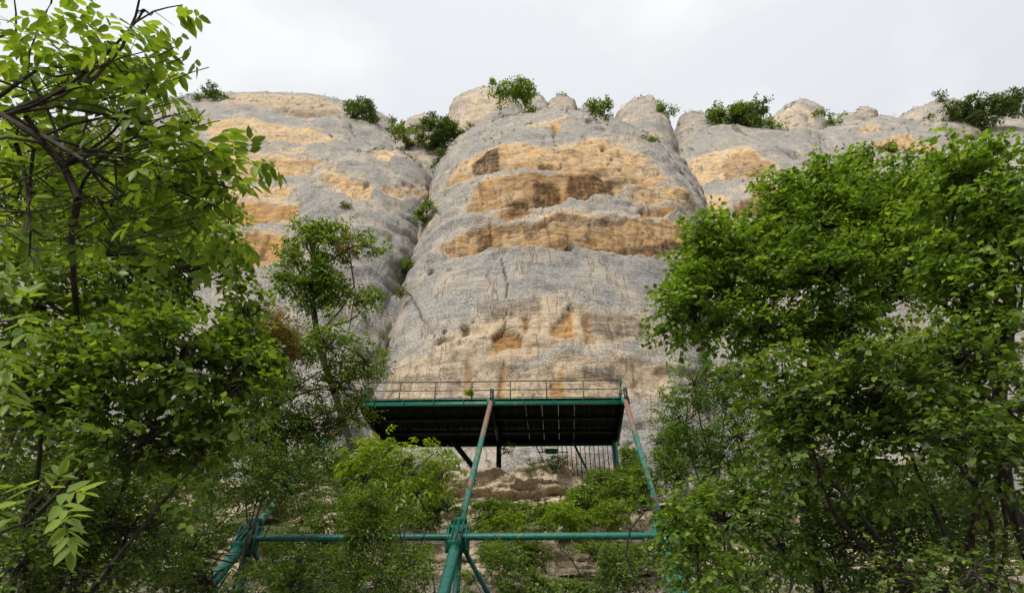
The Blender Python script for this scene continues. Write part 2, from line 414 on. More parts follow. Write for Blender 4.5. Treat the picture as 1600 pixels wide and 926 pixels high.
# knobs along the top
def knob(l, r, top, bot, d0, dtop, b, seed, skew=0, ex=2.4):
    m = (top + bot) / 2
    lobe('rock_knob', [(bot + 30, d0, b, 1), (bot, d0 + .3, b, 1), (m, (d0 + dtop) / 2 - .4, b, 1), (top + (bot - top) * .18, dtop - b * .12, b, .97), (top + 3, dtop + b * .25, b, .88), (top, dtop + b * .8, b, .72), (top + 5, dtop + b * 1.9, b, .4)],
         [(l - 6, bot + 30), (l, bot), (l + skew, m), (l + skew * 1.6 + 3, top)], [(r + 8, bot + 30), (r, bot), (r - 2, m), (r - 8, top)], 56, 64, ex, seed=seed)
knob(696, 822, 138, 214, 58, 62, 5, 11, 3)
knob(822, 858, 152, 184, 63, 65, 2.4, 12)
knob(850, 902, 149, 190, 62, 65, 3, 13)
knob(896, 944, 164, 190, 61, 63, 3, 14)
knob(958, 1046, 153, 218, 57, 63, 5, 15, 2)
knob(1060, 1110, 174, 200, 70, 73, 3, 16)
knob(1196, 1284, 157, 212, 76, 82, 6, 17, 4)
knob(1334, 1366, 169, 186, 84, 86, 2.2, 18)
knob(626, 712, 180, 214, 66, 72, 5, 19)
knob(560, 740, 204, 262, 57, 62, 5, 22)
knob(1390, 1520, 156, 196, 90, 98, 7, 20, 30, 2.0)
knob(1520, 1580, 147, 176, 100, 104, 5, 21)
knob(796, 880, 160, 200, 67, 70, 4, 26)
knob(1280, 1350, 176, 215, 80, 84, 5, 23, 6)
knob(1220, 1262, 172, 240, 74, 79, 5, 24, -4)
knob(1420, 1470, 190, 225, 84, 88, 6, 25, 8, 2.0)

# surfaces for ray casts: photo pixel -> point on a lobe
for l in LOBES:
    l.bvh = BVHTree.FromPolygons([tuple(v) for v in l.P[::4, ::4].reshape(-1, 3)],
        [tuple(f) for f in (lambda i: np.stack([i[:-1, :-1], i[:-1, 1:], i[1:, 1:], i[1:, :-1]], -1).reshape(-1, 4))(np.arange(len(l.P[::4]) * len(l.P[0, ::4])).reshape(len(l.P[::4]), -1)).tolist()])
def hit(px, py, only=None):
    r = Vector(ray(px, py)).normalized(); best = (1e9, None, None)
    for l in ([only] if only else LOBES):
        h = l.bvh.ray_cast(Vector((0, 0, 0)), r, 500)
        if h[0] is not None and h[3] < best[0]: best = (h[3], h[0], l)
    return best
def on_lobe(pts, l):
    o = []
    for px, py in pts:
        h = hit(px, py, l)
        if h[1] is not None: o.append((h[1].x, h[1].z))
    return np.array(o) if len(o) > 1 else None
def c2(x0, y0, sc, pts): return [(x0 + x / sc, y0 + y / sc) for x, y in pts]
Cm = lambda *p: c2(650, 100, 3.087, p)      # places measured on enlargements of the photograph
Cl = lambda *p: c2(300, 100, 3.087, p)
Cr = lambda *p: c2(1050, 100, 2.724, p)
Cp = lambda *p: c2(550, 360, 2.909, p)
Cq = lambda *p: c2(680, 460, 5, p)

# (polygon, inset metres, ochre, deep, buff, streak (also darkens holes), blur metres)
PATCH = [
 (Cm((130,620),(200,520),(290,450),(400,400),(520,390),(640,400),(780,370),(900,370),(1000,400),(1120,470),(1190,560),(1100,600),(940,590),(850,530),(700,520),(600,500),(470,515),(330,545),(200,590)), .8, .95, .25, .15, .25, 1.1),
 (Cm((275,480),(400,410),(400,520),(300,550)), .3, 0, .3, 0, .95, .35),
 (Cm((780,490),(920,480),(925,535),(800,520)), .2, 0, .3, 0, .6, .5),
 (Cm((235,690),(310,585),(420,560),(560,540),(740,530),(900,545),(1000,560),(1060,590),(960,620),(830,645),(730,640),(690,680),(560,700),(430,700),(300,705)), 1.3, 1, .5, 0, .35, .6),
 (Cm((570,570),(690,590),(690,680),(575,695)), .1, 0, .5, 0, 1.3, .4),
 (Cm((735,545),(945,550),(945,625),(830,642),(735,636)), .1, 0, .5, 0, 1.3, .4),
 (Cm((440,660),(520,640),(530,695),(440,698)), .1, 0, .5, 0, .7, .4),
 (Cm((1010,640),(1100,610),(1250,620),(1330,690),(1250,680),(1100,670)), .4, .75, .1, .3, .1, .8),
 (Cm((1070,700),(1150,690),(1260,700),(1200,725),(1100,728)), .7, .9, .8, 0, .25, .4),
 (Cm((130,905),(220,810),(330,770),(450,760),(600,772),(680,740),(800,745),(900,760),(1100,745),(1300,770),(1420,850),(1420,960),(1300,935),(1100,920),(1000,905),(850,880),(640,885),(400,890),(200,915)), 1.3, 1, .35, 0, .4, .7),
 (Cm((300,790),(360,780),(360,885),(300,890)), .1, 0, .4, 0, .8, .4),
 (Cm((880,860),(1100,850),(1330,880),(1330,930),(1100,915),(900,885)), .15, 0, .7, 0, .75, .5),
 (Cm((590,735),(700,715),(850,730),(900,760),(760,770),(640,760)), .2, .7, 0, .4, .05, .6),
 (Cm((370,725),(470,705),(560,712),(500,738),(430,742)), .5, .9, .7, 0, .2, .3),
 (Cm((640,275),(720,290),(670,350)), .8, .8, .6, .2, .3, .6),
 (Cm((560,290),(640,280),(650,320),(560,310)), .1, .6, 0, .4, 0, .6),
 (Cm((0,760),(90,640),(130,630),(60,760),(0,840)), .1, .45, 0, .6, 0, .8),
 # the weathered panel above the platform
 (Cp((430,480),(520,430),(610,370),(700,330),(850,325),(1000,345),(1150,365),(1300,390),(1390,450),(1250,490),(1100,510),(1000,495),(940,515),(860,560),(700,585),(680,640),(880,640),(960,580),(1050,570),(1200,600),(1320,590),(1440,640),(1440,760),(1240,740),(1000,780),(130,780),(150,690),(250,620),(380,560)), .25, .86, 0, .85, .18, .9),
 (Cp((380,560),(520,500),(660,560),(680,640),(650,780),(250,780),(220,690)), .1, .3, 0, .35, 0, .9),
 (Cp((1050,330),(1250,370),(1330,450),(1180,470),(1100,440)), .0, -.25, 0, .3, .5, .8),
 (Cp((560,330),(700,300),(860,310),(850,360),(700,370),(600,400)), .0, -.2, 0, .4, .55, .7),
 (Cp((980,600),(1200,610),(1220,680),(1060,640)), .0, -.3, 0, .3, .5, .6),
 (Cp((905,470),(940,405),(1003,352),(1012,480),(960,490)), .35, .5, .75, -.8, .15, .25),
 (Cp((1048,378),(1090,378),(1096,480),(1110,510),(1065,505)), .35, .5, .8, -.8, .2, .22),
 (Cp((508,575),(540,575),(542,740),(510,740)), .12, .4, .8, -.8, .15, .3),
 (Cp((655,600),(690,600),(692,760),(655,760)), .12, .4, .7, -.8, .15, .3),
 (Cp((902,700),(958,620),(966,740),(900,745)), .15, .4, .75, -.8, .15, .25),
 (Cp((795,500),(820,500),(815,560),(798,560)), .1, .4, .7, -.8, .1, .2),
 # the eroded hollow
 (Cq((450,400),(450,320),(510,275),(560,275),(640,300),(680,340),(680,385),(600,400),(520,420),(490,440)), .6, .5, .85, -.9, .30, .12),
 (Cq((402,415),(490,415),(488,484),(402,486)), .3, .5, .5, -.6, 0, .1),
 (Cq((690,170),(745,190),(720,290),(690,290)), .3, .4, .8, -.8, .3, .2),
 (Cq((200,240),(262,240),(250,300),(220,305)), .8, .4, 0, 0, .8, .2),
 (Cq((62,280),(95,280),(85,303),(65,303)), .5, 0, 0, 0, .8, .12),
 (Cq((280,195),(300,195),(298,212),(282,212)), .4, 0, 0, 0, .8, .1),
 (Cq((180,355),(208,355),(205,390),(184,390)), .4, 0, 0, 0, .6, .12),
 (Cq((15,390),(60,352),(150,350),(140,366),(70,372),(30,398)), .4, 0, 0, 0, .7, .15),
 (Cp((905,82),(1010,88),(985,99),(940,98)), 1.6, 0, 0, 0, .9, .12),
 (Cp((1480,155),(1505,158),(1500,175),(1478,172)), 1.0, 0, 0, 0, .8, .12),
 (Cp((335,180),(355,170),(362,182),(340,192)), .9, 0, 0, 0, .8, .12),
 (Cm((595,485),(630,470),(668,480),(670,500),(620,506)), 1.0, .9, .8, 0, .3, .2),
 (Cm((820,288),(850,288),(840,300),(822,298)), .6, .2, .4, 0, .5, .2),
 (Cm((895,395),(915,395),(912,405),(898,405)), .8, .2, .4, 0, .7, .15),
 (Cm((940,430),(958,430),(952,444),(942,444)), .8, .2, .4, 0, .7, .15),
 (Cm((530,285),(552,285),(550,296),(532,296)), .6, .2, .4, 0, .6, .15),
 (Cm((1080,690),(1110,690),(1100,712),(1085,710)), .6, .2, .4, 0, .6, .15),
 (Cm((440,712),(530,705),(555,722),(480,738)), .6, .2, .4, 0, .4, .15),
 # left face
 (Cl((100,290),(250,268),(400,288),(560,310),(690,355),(640,388),(450,376),(300,372),(200,382),(90,385)), .5, .85, .05, .35, .12, .9),
 (Cl((120,440),(300,432),(480,452),(640,480),(600,502),(480,532),(350,547),(200,545),(90,540)), .6, .9, .25, .15, .15, .7),
 (Cl((415,410),(520,403),(550,430),(450,434)), .3, .75, 0, .5, 0, .5),
 (Cl((-60,600),(200,585),(300,600),(100,640),(-60,650)), .3, .8, .1, .4, 0, .8),
 (Cl((220,630),(340,588),(490,615),(450,642),(350,647)), .4, .85, .1, .2, .05, .6),
 (Cl((-100,700),(90,690),(200,648),(330,660),(470,690),(570,700),(480,742),(330,765),(200,784),(-100,790)), .8, 1, .75, 0, .3, .6),
 (Cl((130,860),(300,815),(440,828),(470,880),(440,950),(300,975),(-60,960),(-60,880)), .8, 1, .7, 0, .35, .6),
 (Cl((560,540),(640,505),(760,555),(860,590),(845,640),(790,655),(720,595),(640,565)), .7, .85, .3, .2, .05, .6),
 (Cl((820,570),(848,572),(840,595),(822,594)), 1.0, .2, .2, 0, .9, .2),
 (Cl((850,430),(930,408),(1000,440),(930,475),(880,468)), .5, .8, .1, .4, 0, .5),
 (Cl((880,600),(1100,595),(1190,640),(1150,690),(1000,635)), .3, .7, .1, .4, .05, .8),
 (Cl((130,190),(250,150),(400,140),(600,165),(720,200),(700,245),(560,250),(400,212),(250,207)), .4, .75, .05, .8, .25, .9),
 (Cl((440,205),(560,200),(700,225),(700,248),(560,250),(420,222)), .3, .5, .6, 0, .3, .5),
 # right faces
 (Cr((20,500),(90,400),(200,370),(330,360),(400,400),(460,450),(430,480),(300,475),(180,478),(80,540)), .5, .85, .1, .3, .08, .9),
 (Cr((220,410),(330,370),(390,400),(450,450),(420,472),(230,465)), .4, .5, .6, 0, .35, .5),
 (Cr((330,500),(400,495),(480,540),(430,660),(290,660),(270,600),(340,560)), .9, .95, .75, 0, .7, .5),
 (Cr((100,560),(220,560),(260,640),(230,700),(60,700)), .3, .7, .1, .3, .1, .7),
 (Cr((840,345),(930,310),(1010,300),(1060,330),(1140,375),(1100,392),(1040,375),(930,368)), .8, .9, .5, .1, .15, .6),
 (Cr((790,280),(860,255),(890,280),(830,302)), .5, .8, .1, .4, .1, .5),
 (Cr((440,260),(520,180),(570,210),(600,265),(500,280)), .5, .6, .1, .8, .2, .7),
 (Cm((150,200),(330,120),(420,190),(300,260),(200,310)), .2, .6, .05, .85, .05, 1.2),
 (Cm((970,200),(1050,170),(1150,230),(1000,230)), .2, .5, .1, .8, .1, .9),
]
# (polyline, half width m, depth m)
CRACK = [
 ([(1112, 192), (1140, 197), (1172, 210), (1228, 238), (1288, 272)], .40, 2.4), ([(1012, 206), (1030, 224), (1052, 250), (1075, 280), (1094, 302)], .35, 2.0), ([(1272, 204), (1278, 216), (1300, 226)], .2, 1.2),  # first two: crease shade between buttresses painted as dark cracks
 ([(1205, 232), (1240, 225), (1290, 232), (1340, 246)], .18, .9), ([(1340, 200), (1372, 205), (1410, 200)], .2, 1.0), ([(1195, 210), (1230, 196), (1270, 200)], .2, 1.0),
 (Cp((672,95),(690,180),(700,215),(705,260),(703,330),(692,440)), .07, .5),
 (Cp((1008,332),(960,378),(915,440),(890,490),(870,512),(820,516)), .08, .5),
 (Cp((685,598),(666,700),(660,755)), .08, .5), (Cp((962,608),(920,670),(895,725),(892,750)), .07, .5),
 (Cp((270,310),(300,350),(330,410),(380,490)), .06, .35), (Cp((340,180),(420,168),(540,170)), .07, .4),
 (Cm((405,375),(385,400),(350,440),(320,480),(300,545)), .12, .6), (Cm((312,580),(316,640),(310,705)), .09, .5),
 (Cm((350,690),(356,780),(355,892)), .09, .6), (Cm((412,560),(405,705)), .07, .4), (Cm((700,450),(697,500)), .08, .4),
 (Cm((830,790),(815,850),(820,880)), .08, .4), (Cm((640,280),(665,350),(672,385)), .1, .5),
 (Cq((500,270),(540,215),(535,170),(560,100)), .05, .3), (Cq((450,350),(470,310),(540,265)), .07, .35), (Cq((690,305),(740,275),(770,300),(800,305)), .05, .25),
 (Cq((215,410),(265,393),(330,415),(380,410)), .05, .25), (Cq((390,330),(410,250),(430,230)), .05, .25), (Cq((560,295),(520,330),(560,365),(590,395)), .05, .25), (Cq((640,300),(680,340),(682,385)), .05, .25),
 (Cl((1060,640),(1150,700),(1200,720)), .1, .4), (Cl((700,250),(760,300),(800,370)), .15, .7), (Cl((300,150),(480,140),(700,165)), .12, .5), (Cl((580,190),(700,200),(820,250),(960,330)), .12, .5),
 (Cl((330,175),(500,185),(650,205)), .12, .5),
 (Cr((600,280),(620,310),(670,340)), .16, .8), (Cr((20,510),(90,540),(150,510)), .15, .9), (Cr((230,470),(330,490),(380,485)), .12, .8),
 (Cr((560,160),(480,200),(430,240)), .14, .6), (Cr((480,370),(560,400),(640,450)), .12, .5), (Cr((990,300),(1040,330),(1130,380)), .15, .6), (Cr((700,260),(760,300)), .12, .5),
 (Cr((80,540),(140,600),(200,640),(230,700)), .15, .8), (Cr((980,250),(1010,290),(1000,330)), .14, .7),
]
def seg_dist(Q, poly, closed):
    p = np.asarray(poly); q = np.roll(p, -1, 0) if closed else p[1:]; a = p if closed else p[:-1]
    best = np.full(len(Q), 1e9)
    for u, v in zip(a, q):
        e = v - u; t = np.clip(((Q - u) @ e) / max(e @ e, 1e-9), 0, 1)
        best = np.minimum(best, ((Q - u - t[:, None] * e) ** 2).sum(1))
    return np.sqrt(best)
def inside(Q, poly):
    c = np.zeros(len(Q), bool); p = np.asarray(poly); n = len(p)
    for i in range(n):
        a, b = p[i], p[(i + 1) % n]
        if a[1] == b[1]: continue
        k = ((a[1] > Q[:, 1]) != (b[1] > Q[:, 1])) & (Q[:, 0] < (b[0] - a[0]) * (Q[:, 1] - a[1]) / (b[1] - a[1]) + a[0])
        c ^= k
    return c

for l in LOBES: l.pat = []; l.crk = []
for p in PATCH:
    cxy = np.mean(p[0], 0); h = hit(*cxy)
    if h[2] is None: continue
    q = on_lobe(p[0], h[2])
    if q is not None and len(q) > 2: h[2].pat.append((q,) + p[1:])
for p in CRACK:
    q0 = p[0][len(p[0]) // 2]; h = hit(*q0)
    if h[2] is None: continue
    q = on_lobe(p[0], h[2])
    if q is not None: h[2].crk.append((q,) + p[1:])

CLIFF_PARTS = []
for l in LOBES:
    P0 = l.P.reshape(-1, 3); Nn = l.normals(); big = len(P0) > 40000
    knobby = l.name == 'rock_knob'
    sd = l.seed * 31.7
    a = fbm(P0 / 9 + sd, 3) * (.55 if not knobby else .3) + fbm(P0 / (3.0, 3.0, 2.0) + sd, 3) * .22
    warp = fbm(P0 / 6 + sd + 9, 2) * .9
    bedz = (P0[:, 2] + warp) / 2.6
    a += (np.abs((bedz % 1) - .5) * 2) ** 3 * -.10 * (.4 + sstep(-.2, .6, fbm(P0 / 7 + 3, 2)))
    # stepped beds: each leans out downwards to a lip and is undercut below it
    for th, am, wv in (((4.2, .36, 1.6), (1.5, .17, .7)) if not knobby else ((1.6, .5, .8), (.7, .22, .4))):
        zt2 = (P0[:, 2] + fbm(P0 / (7, 7, 5) + sd + th, 3) * wv) / th; f = zt2 % 1
        a += am * (1.35 if l.seed > 15 and knobby else 1) * (1 - f) * sstep(0, .10, f) * sstep(-.15, .45, fbm(P0 / (5, 5, 4) + sd + 2 * th, 2))
    rg = 1 - np.abs(fbm(P0 / (2.2, 2.2, 1.6) + sd + 13, 3)) * 2; a -= np.clip(rg, 0, 1) ** 6 * .10
    if l.seed == 1:            # the plain band between the panel and the ochre beds
        a *= 1 - .7 * sstep(22.5, 25, P0[:, 2]) * (1 - sstep(31, 33.5, P0[:, 2]))
    a += fbm(P0 / .8 + sd, 3) * .085 + fbm(P0 / (11, 11, 3.6) + sd + 5, 2) * (.18 if not knobby else .2)
    XZ = P0[:, (0, 2)]
    jit = np.stack([fbm(P0 / 1.6 + 50, 3) + 1.5 * noise(P0 / 4.5 + 11), fbm(P0 / 1.6 + 80, 3) + 1.1 * noise(P0 / 4.5 + 41)], 1) * .5
    n = len(P0); och = np.zeros(n); deep = np.zeros(n); buff = np.zeros(n); strk = np.zeros(n); dirt_shade = np.zeros(n); inset = np.zeros(n); moss_shade = np.zeros(n)
    halo = np.zeros(n); core = np.zeros(n)
    for q, ins, o_, d_, b_, s_, bl in l.pat:
        lo, hi = q.min(0) - 2.5, q.max(0) + 2.5
        k = np.where(((XZ > lo) & (XZ < hi)).all(1))[0]
        if not len(k): continue
        Q = XZ[k] + jit[k] * min(1, bl * .9)
        sdist = seg_dist(Q, q, True) * np.where(inside(Q, q), 1, -1)
        zz = np.clip((Q[:, 1] - q[:, 1].min()) / max(np.ptp(q[:, 1]), .1), 0, 1)
        # sharp along the lower lip, fading upwards
        m = sstep(-bl * .75, bl * (-.05 + .8 * zz), sdist)
        if o_ > .5:
            hl = sstep(-2.6, .2, sdist + .9 * noise(P0[k] / 1.8)) * .47 * (.25 + .75 * sstep(0, .6, zz)); halo[k] = np.maximum(halo[k], hl); core[k] = np.maximum(core[k], m)
        och[k] += m * o_; deep[k] += m * d_; buff[k] += m * b_; strk[k] += m * s_ * (1.55 - 1.25 * zz if bl > .45 else 1.1)
        if bl > .25:
            xx = np.clip((Q[:, 0] - q[:, 0].min()) / max(np.ptp(q[:, 0]), .1), 0, 1)
            lip = sstep(-.12, .12, sdist) * (1 - sstep(.05, .95, zz)) * sstep(0, .22, xx) * sstep(0, .22, 1 - xx)
            inset[k] = np.maximum(inset[k], lip * ins)
        else: inset[k] = np.maximum(inset[k], m * ins)
    och = np.maximum(och, halo); buff = np.maximum(buff, sstep(.05, .25, halo) * (1 - core) * .9)
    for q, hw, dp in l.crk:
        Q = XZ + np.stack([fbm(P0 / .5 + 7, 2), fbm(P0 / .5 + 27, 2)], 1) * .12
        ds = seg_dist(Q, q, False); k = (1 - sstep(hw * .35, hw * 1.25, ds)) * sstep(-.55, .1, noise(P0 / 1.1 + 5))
        inset = np.maximum(inset, k * dp * .5); dirt_shade = np.maximum(dirt_shade, k * .85)  # cracks carved, soil and shade colour both painted in
    # thin natural fractures
    fr = np.abs(noise(P0 / (3.4, 3.4, 6) + sd + 3)); frm = (1 - sstep(.006, .02, fr)) * sstep(.15, .5, fbm(P0 / 8 + 60, 2))
    dirt_shade = np.maximum(dirt_shade, frm * .45); a -= frm * .12
    # pits in the bare stone
    pit = sstep(.45, .62, fbm(P0 / (.9, .9, .5) + 5 + sd, 2)) * np.clip(och, 0, 1)
    if l.seed == 1: pit = pit * sstep(27, 33, P0[:, 2])
    a -= pit * .25; dirt_shade = np.maximum(dirt_shade, pit * .4)
    och += sstep(.45, .95, fbm(P0 / (5, 5, 2.4) + sd + 21, 3)) * .45; buff += .3 * (och < .5)
    rough = sstep(.2, .6, np.clip(och, 0, 1))
    a += rough * fbm(P0 / (1.2, 1.2, .45) + sd, 3) * .14
    up = np.clip(Nn[:, 2], 0, 1)
    moss_shade = sstep(.55, .9, up) * .8
    if knobby: buff += .35; och += .25 + .3 * fbm(P0 / 3 + sd, 2)
    V = P0 + Nn * a[:, None] + np.array([0, 1, 0]) * inset[:, None] * .9
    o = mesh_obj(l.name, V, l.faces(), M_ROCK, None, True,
                 dict(ochre=np.clip(och, 0, 1.2), deep=np.clip(deep, 0, 1), buff=np.clip(buff, 0, 1), streak=np.clip(strk, 0, 1), dirt_shade=np.clip(dirt_shade, 0, 1), moss_shade=moss_shade))
    adopt(o, cliff); CLIFF_PARTS.append(o); l.V = V; l.N = Nn

# broken limestone ledge that carries the rear of the platform
xs = np.concatenate([np.linspace(-30, -9, 30), np.linspace(-8.9, 13, 250), np.linspace(13.5, 34, 30)]); vs = np.linspace(0, 1, 120)
XX, VV = np.meshgrid(xs, vs)
zb, zt_ = 6.2, 12.1
top = zt_ + .9 * fbm(np.stack([xs / 6, xs * 0, xs * 0 + 4], 1), 4) - .02 * np.abs(xs) - 1.3 * sstep(2.6, 5, xs)
fl = np.clip(VV / .78, 0, 1)
ZZ = zb + (top[None] - zb) * fl + np.where(VV > .78, (VV - .78) / .22 * 1.9, 0)
YY = 30.7 + np.where(VV > .78, (VV - .78) / .22 * 6.0, 0) - (1 - fl) ** 1.3 * 3.2
P0 = np.stack([XX, YY, ZZ], -1).reshape(-1, 3)
# broken beds: each bed is cut into blocks that stand proud or recede
zw = P0[:, 2] + fbm(P0 / 2.5 + 2, 3) * .35
a = np.zeros(len(P0)); joint = np.zeros(len(P0))
rr_ = np.random.default_rng(12)
for th, wdt, amp in ((.85, 2.4, .5), (.34, .9, .26), (.15, .45, .10)):
    lay = np.floor(zw / th).astype(int); off = rr_.uniform(0, 9, 400)[lay % 400]
    u = (P0[:, 0] + off + fbm(P0 / .8 + 6, 2) * .3) / wdt; blk = np.floor(u).astype(int)
    hsh = rr_.normal(0, 1, 4096)[(lay * 131 + blk * 17) % 4096]
    e = np.minimum(np.minimum(zw / th - lay, 1 - zw / th + lay) * th, np.minimum(u - blk, 1 - u + blk) * wdt)
    a += hsh * amp * .5 * sstep(0, .10, e) - amp * .35 * (1 - sstep(0, .07, e)); joint = np.maximum(joint, (1 - sstep(.01, .06, e)) * (amp > .12))
a += fbm(P0 / 2.2 + 1, 4) * .45 + fbm(P0 / .5, 3) * .10
zn = np.exp(-((P0[:, 2] - 10.45 - .35 * fbm(P0 / 3, 2)) / .2) ** 2)          # the overhang, carved with its shade also painted
a -= zn * 1.0 * sstep(-.1, .5, 1 - np.abs(P0[:, 0] - 1) / 6)
V = P0 + np.array([0, -1, 0]) * a[:, None] * np.where(VV.ravel() > .8, .3, 1)[:, None]
i = np.arange(len(P0)).reshape(XX.shape); step = joint
o = mesh_obj('rock_ledge', V, np.stack([i[:-1, :-1], i[:-1, 1:], i[1:, 1:], i[1:, :-1]], -1).reshape(-1, 4), M_ROCK, None, True,
             dict(ochre=np.full(len(V), .95) + .25 * fbm(P0 / 1.5, 3), deep=np.zeros(len(V)), buff=np.ones(len(V)) * .95, streak=np.clip(fbm(P0 / 2, 2) * .6, 0, 1), dirt_shade=np.clip(zn * .3 + step * .12, 0, 1), moss_shade=np.clip(sstep(.2, .7, fbm(P0 / 1.3 + 30, 3)) * .5 + 1.6 * sstep(4.5, 8, np.abs(P0[:, 0] - 1)), 0, 1.6)))  # overhang shade, and thicket shade towards both ends, painted into the colour
adopt(o, cliff); CLIFF_PARTS.append(o)

# ------------------------------------------------------------------ ground
GY = np.array([-400, -30, 0, 8, 12, 16, 20, 24, 28, 32, 35, 60, 400.]); GZ = np.array([-40, -6, -1.65, -.9, .1, 1.3, 2.6, 4.3, 6.3, 8.4, 10.0, 12, 12])
def gz(x, y):
    x, y = np.asarray(x, float), np.asarray(y, float)
    p = np.stack([x / 5, y / 5, x * 0 + 2], -1).reshape(-1, 3)
    return np.interp(y, GY, GZ) + (fbm(p, 4) * .45).reshape(np.shape(x)) * sstep(2, 10, np.abs(y) + np.abs(x) * .3)
gx = np.concatenate([np.linspace(-400, -45, 24), np.linspace(-42, 42, 150), np.linspace(45, 400, 24)])
gy = np.concatenate([np.linspace(-400, -35, 16), np.linspace(-32, 40, 150), np.linspace(44, 400, 16)])
GXX, GYY = np.meshgrid(gx, gy); GZZ = gz(GXX, GYY)
i = np.arange(GXX.size).reshape(GXX.shape)
ground = mesh_obj('ground', np.stack([GXX, GYY, GZZ], -1).reshape(-1, 3), np.stack([i[:-1, :-1], i[:-1, 1:], i[1:, 1:], i[1:, :-1]], -1).reshape(-1, 4), M_SOIL, None, True)
tag(ground, kind='structure')
# ------------------------------------------------------------------ steel viewing platform
ZD = 15.0                                             # deck level above the eye
WX = np.array([1, -.02, 0]); WX /= np.linalg.norm(WX)
DY = np.array([.075, 1, 0]); DY /= np.linalg.norm(DY)
UZ = np.array([0, 0, 1.])
FL = np.array([-8.05, 28.86, ZD]); FR = FL + WX * 13.95
WID, DEP = 13.95, 5.1
plat = tag(empty('viewing_platform', tuple(FL + WX * 7 - UZ * 8)), 'raised green steel viewing platform with railing on slanting pipe struts', 'platform')
def pf(x, y, z=0): return FL + WX * x + DY * y + UZ * z

M_UNDER = paint_mat('shaded_green_paint', (.0025, .010, .0075), (.010, .006, .004), .62, 1.2, .6, .12)  # green paint darkened: shade under the deck put into the colour
# deck panels with narrow open joints
npan = 16; pw = WID / npan
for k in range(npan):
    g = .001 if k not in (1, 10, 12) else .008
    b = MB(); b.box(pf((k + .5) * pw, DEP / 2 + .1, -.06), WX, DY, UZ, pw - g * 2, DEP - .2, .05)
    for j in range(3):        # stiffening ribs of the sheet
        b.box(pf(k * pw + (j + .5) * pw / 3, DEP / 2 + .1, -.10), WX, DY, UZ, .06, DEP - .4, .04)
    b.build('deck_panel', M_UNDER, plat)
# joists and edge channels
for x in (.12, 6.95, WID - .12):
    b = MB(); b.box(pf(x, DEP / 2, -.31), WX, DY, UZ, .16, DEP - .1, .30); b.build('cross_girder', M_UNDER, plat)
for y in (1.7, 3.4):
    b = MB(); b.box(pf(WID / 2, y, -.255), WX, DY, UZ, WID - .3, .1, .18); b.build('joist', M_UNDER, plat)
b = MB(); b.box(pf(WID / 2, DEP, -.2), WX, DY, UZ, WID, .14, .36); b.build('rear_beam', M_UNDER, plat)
b = MB()
b.box(pf(WID / 2, 0, -.17), WX, DY, UZ, WID + .1, .03, .32)
b.box(pf(WID / 2, -.05, -.015), WX, DY, UZ, WID + .1, .14, .02); b.box(pf(WID / 2, -.05, -.325), WX, DY, UZ, WID + .1, .14, .02)
fas = b.build('front_channel', M_PAINT, plat)
for x in np.linspace(.8, WID - .6, 9):
    s = MB(); s.box(pf(x, -.06, -.17), WX, DY, UZ, .02, .09, .29); q = s.build('stiffener', M_PAINT); adopt(q, fas); q.matrix_parent_inverse = Matrix.Identity(4) if fas.parent is None else fas.matrix_world.inverted() @ Matrix.Identity(4)
b = MB(); b.box(pf(WID * .55, .12, .03), WX, DY, UZ, WID * .72, .1, .06); b.build('kick_plate', M_IRON, plat)
# railing
postx = [(624 - 562) / 29.75, (680 - 562) / 29.75, (738 - 562) / 29.75, (799 - 562) / 29.75, (856 - 562) / 29.75, (914 - 562) / 29.75]
for x in postx:
    b = MB(); b.tube([pf(x, .02, 0), pf(x, .02, 1.1)], .032, 8); b.build('railing_post', M_RAIL, plat)
for x, y in ((.42, .02), (WID - .18, .02), (WID - .05, 1.6), (WID - .05, 3.3), (.05, 1.6), (.05, 3.3)):
    b = MB(); b.tube([pf(x, y, 0), pf(x + (-.22 if x < 1 and y < 1 else 0), y, 1.1)], .035, 8); b.build('railing_post', M_PAINT, plat)
for z, r in ((1.1, .034), (.58, .026), (.12, .022)):
    b = MB(); b.tube([pf(.0, .02, z), pf(WID * .35, .02, z - .012), pf(WID * .7, .02, z + .006), pf(WID - .15, .02, z)], r, 8)
    b.tube([pf(WID - .15, .02, z), pf(WID - .05, .2, z), pf(WID - .05, DEP - .5, z)], r, 8)
    b.tube([pf(.0, .02, z), pf(.02, DEP - .5, z)], r, 8)
    b.build('rail', M_RAIL, plat)

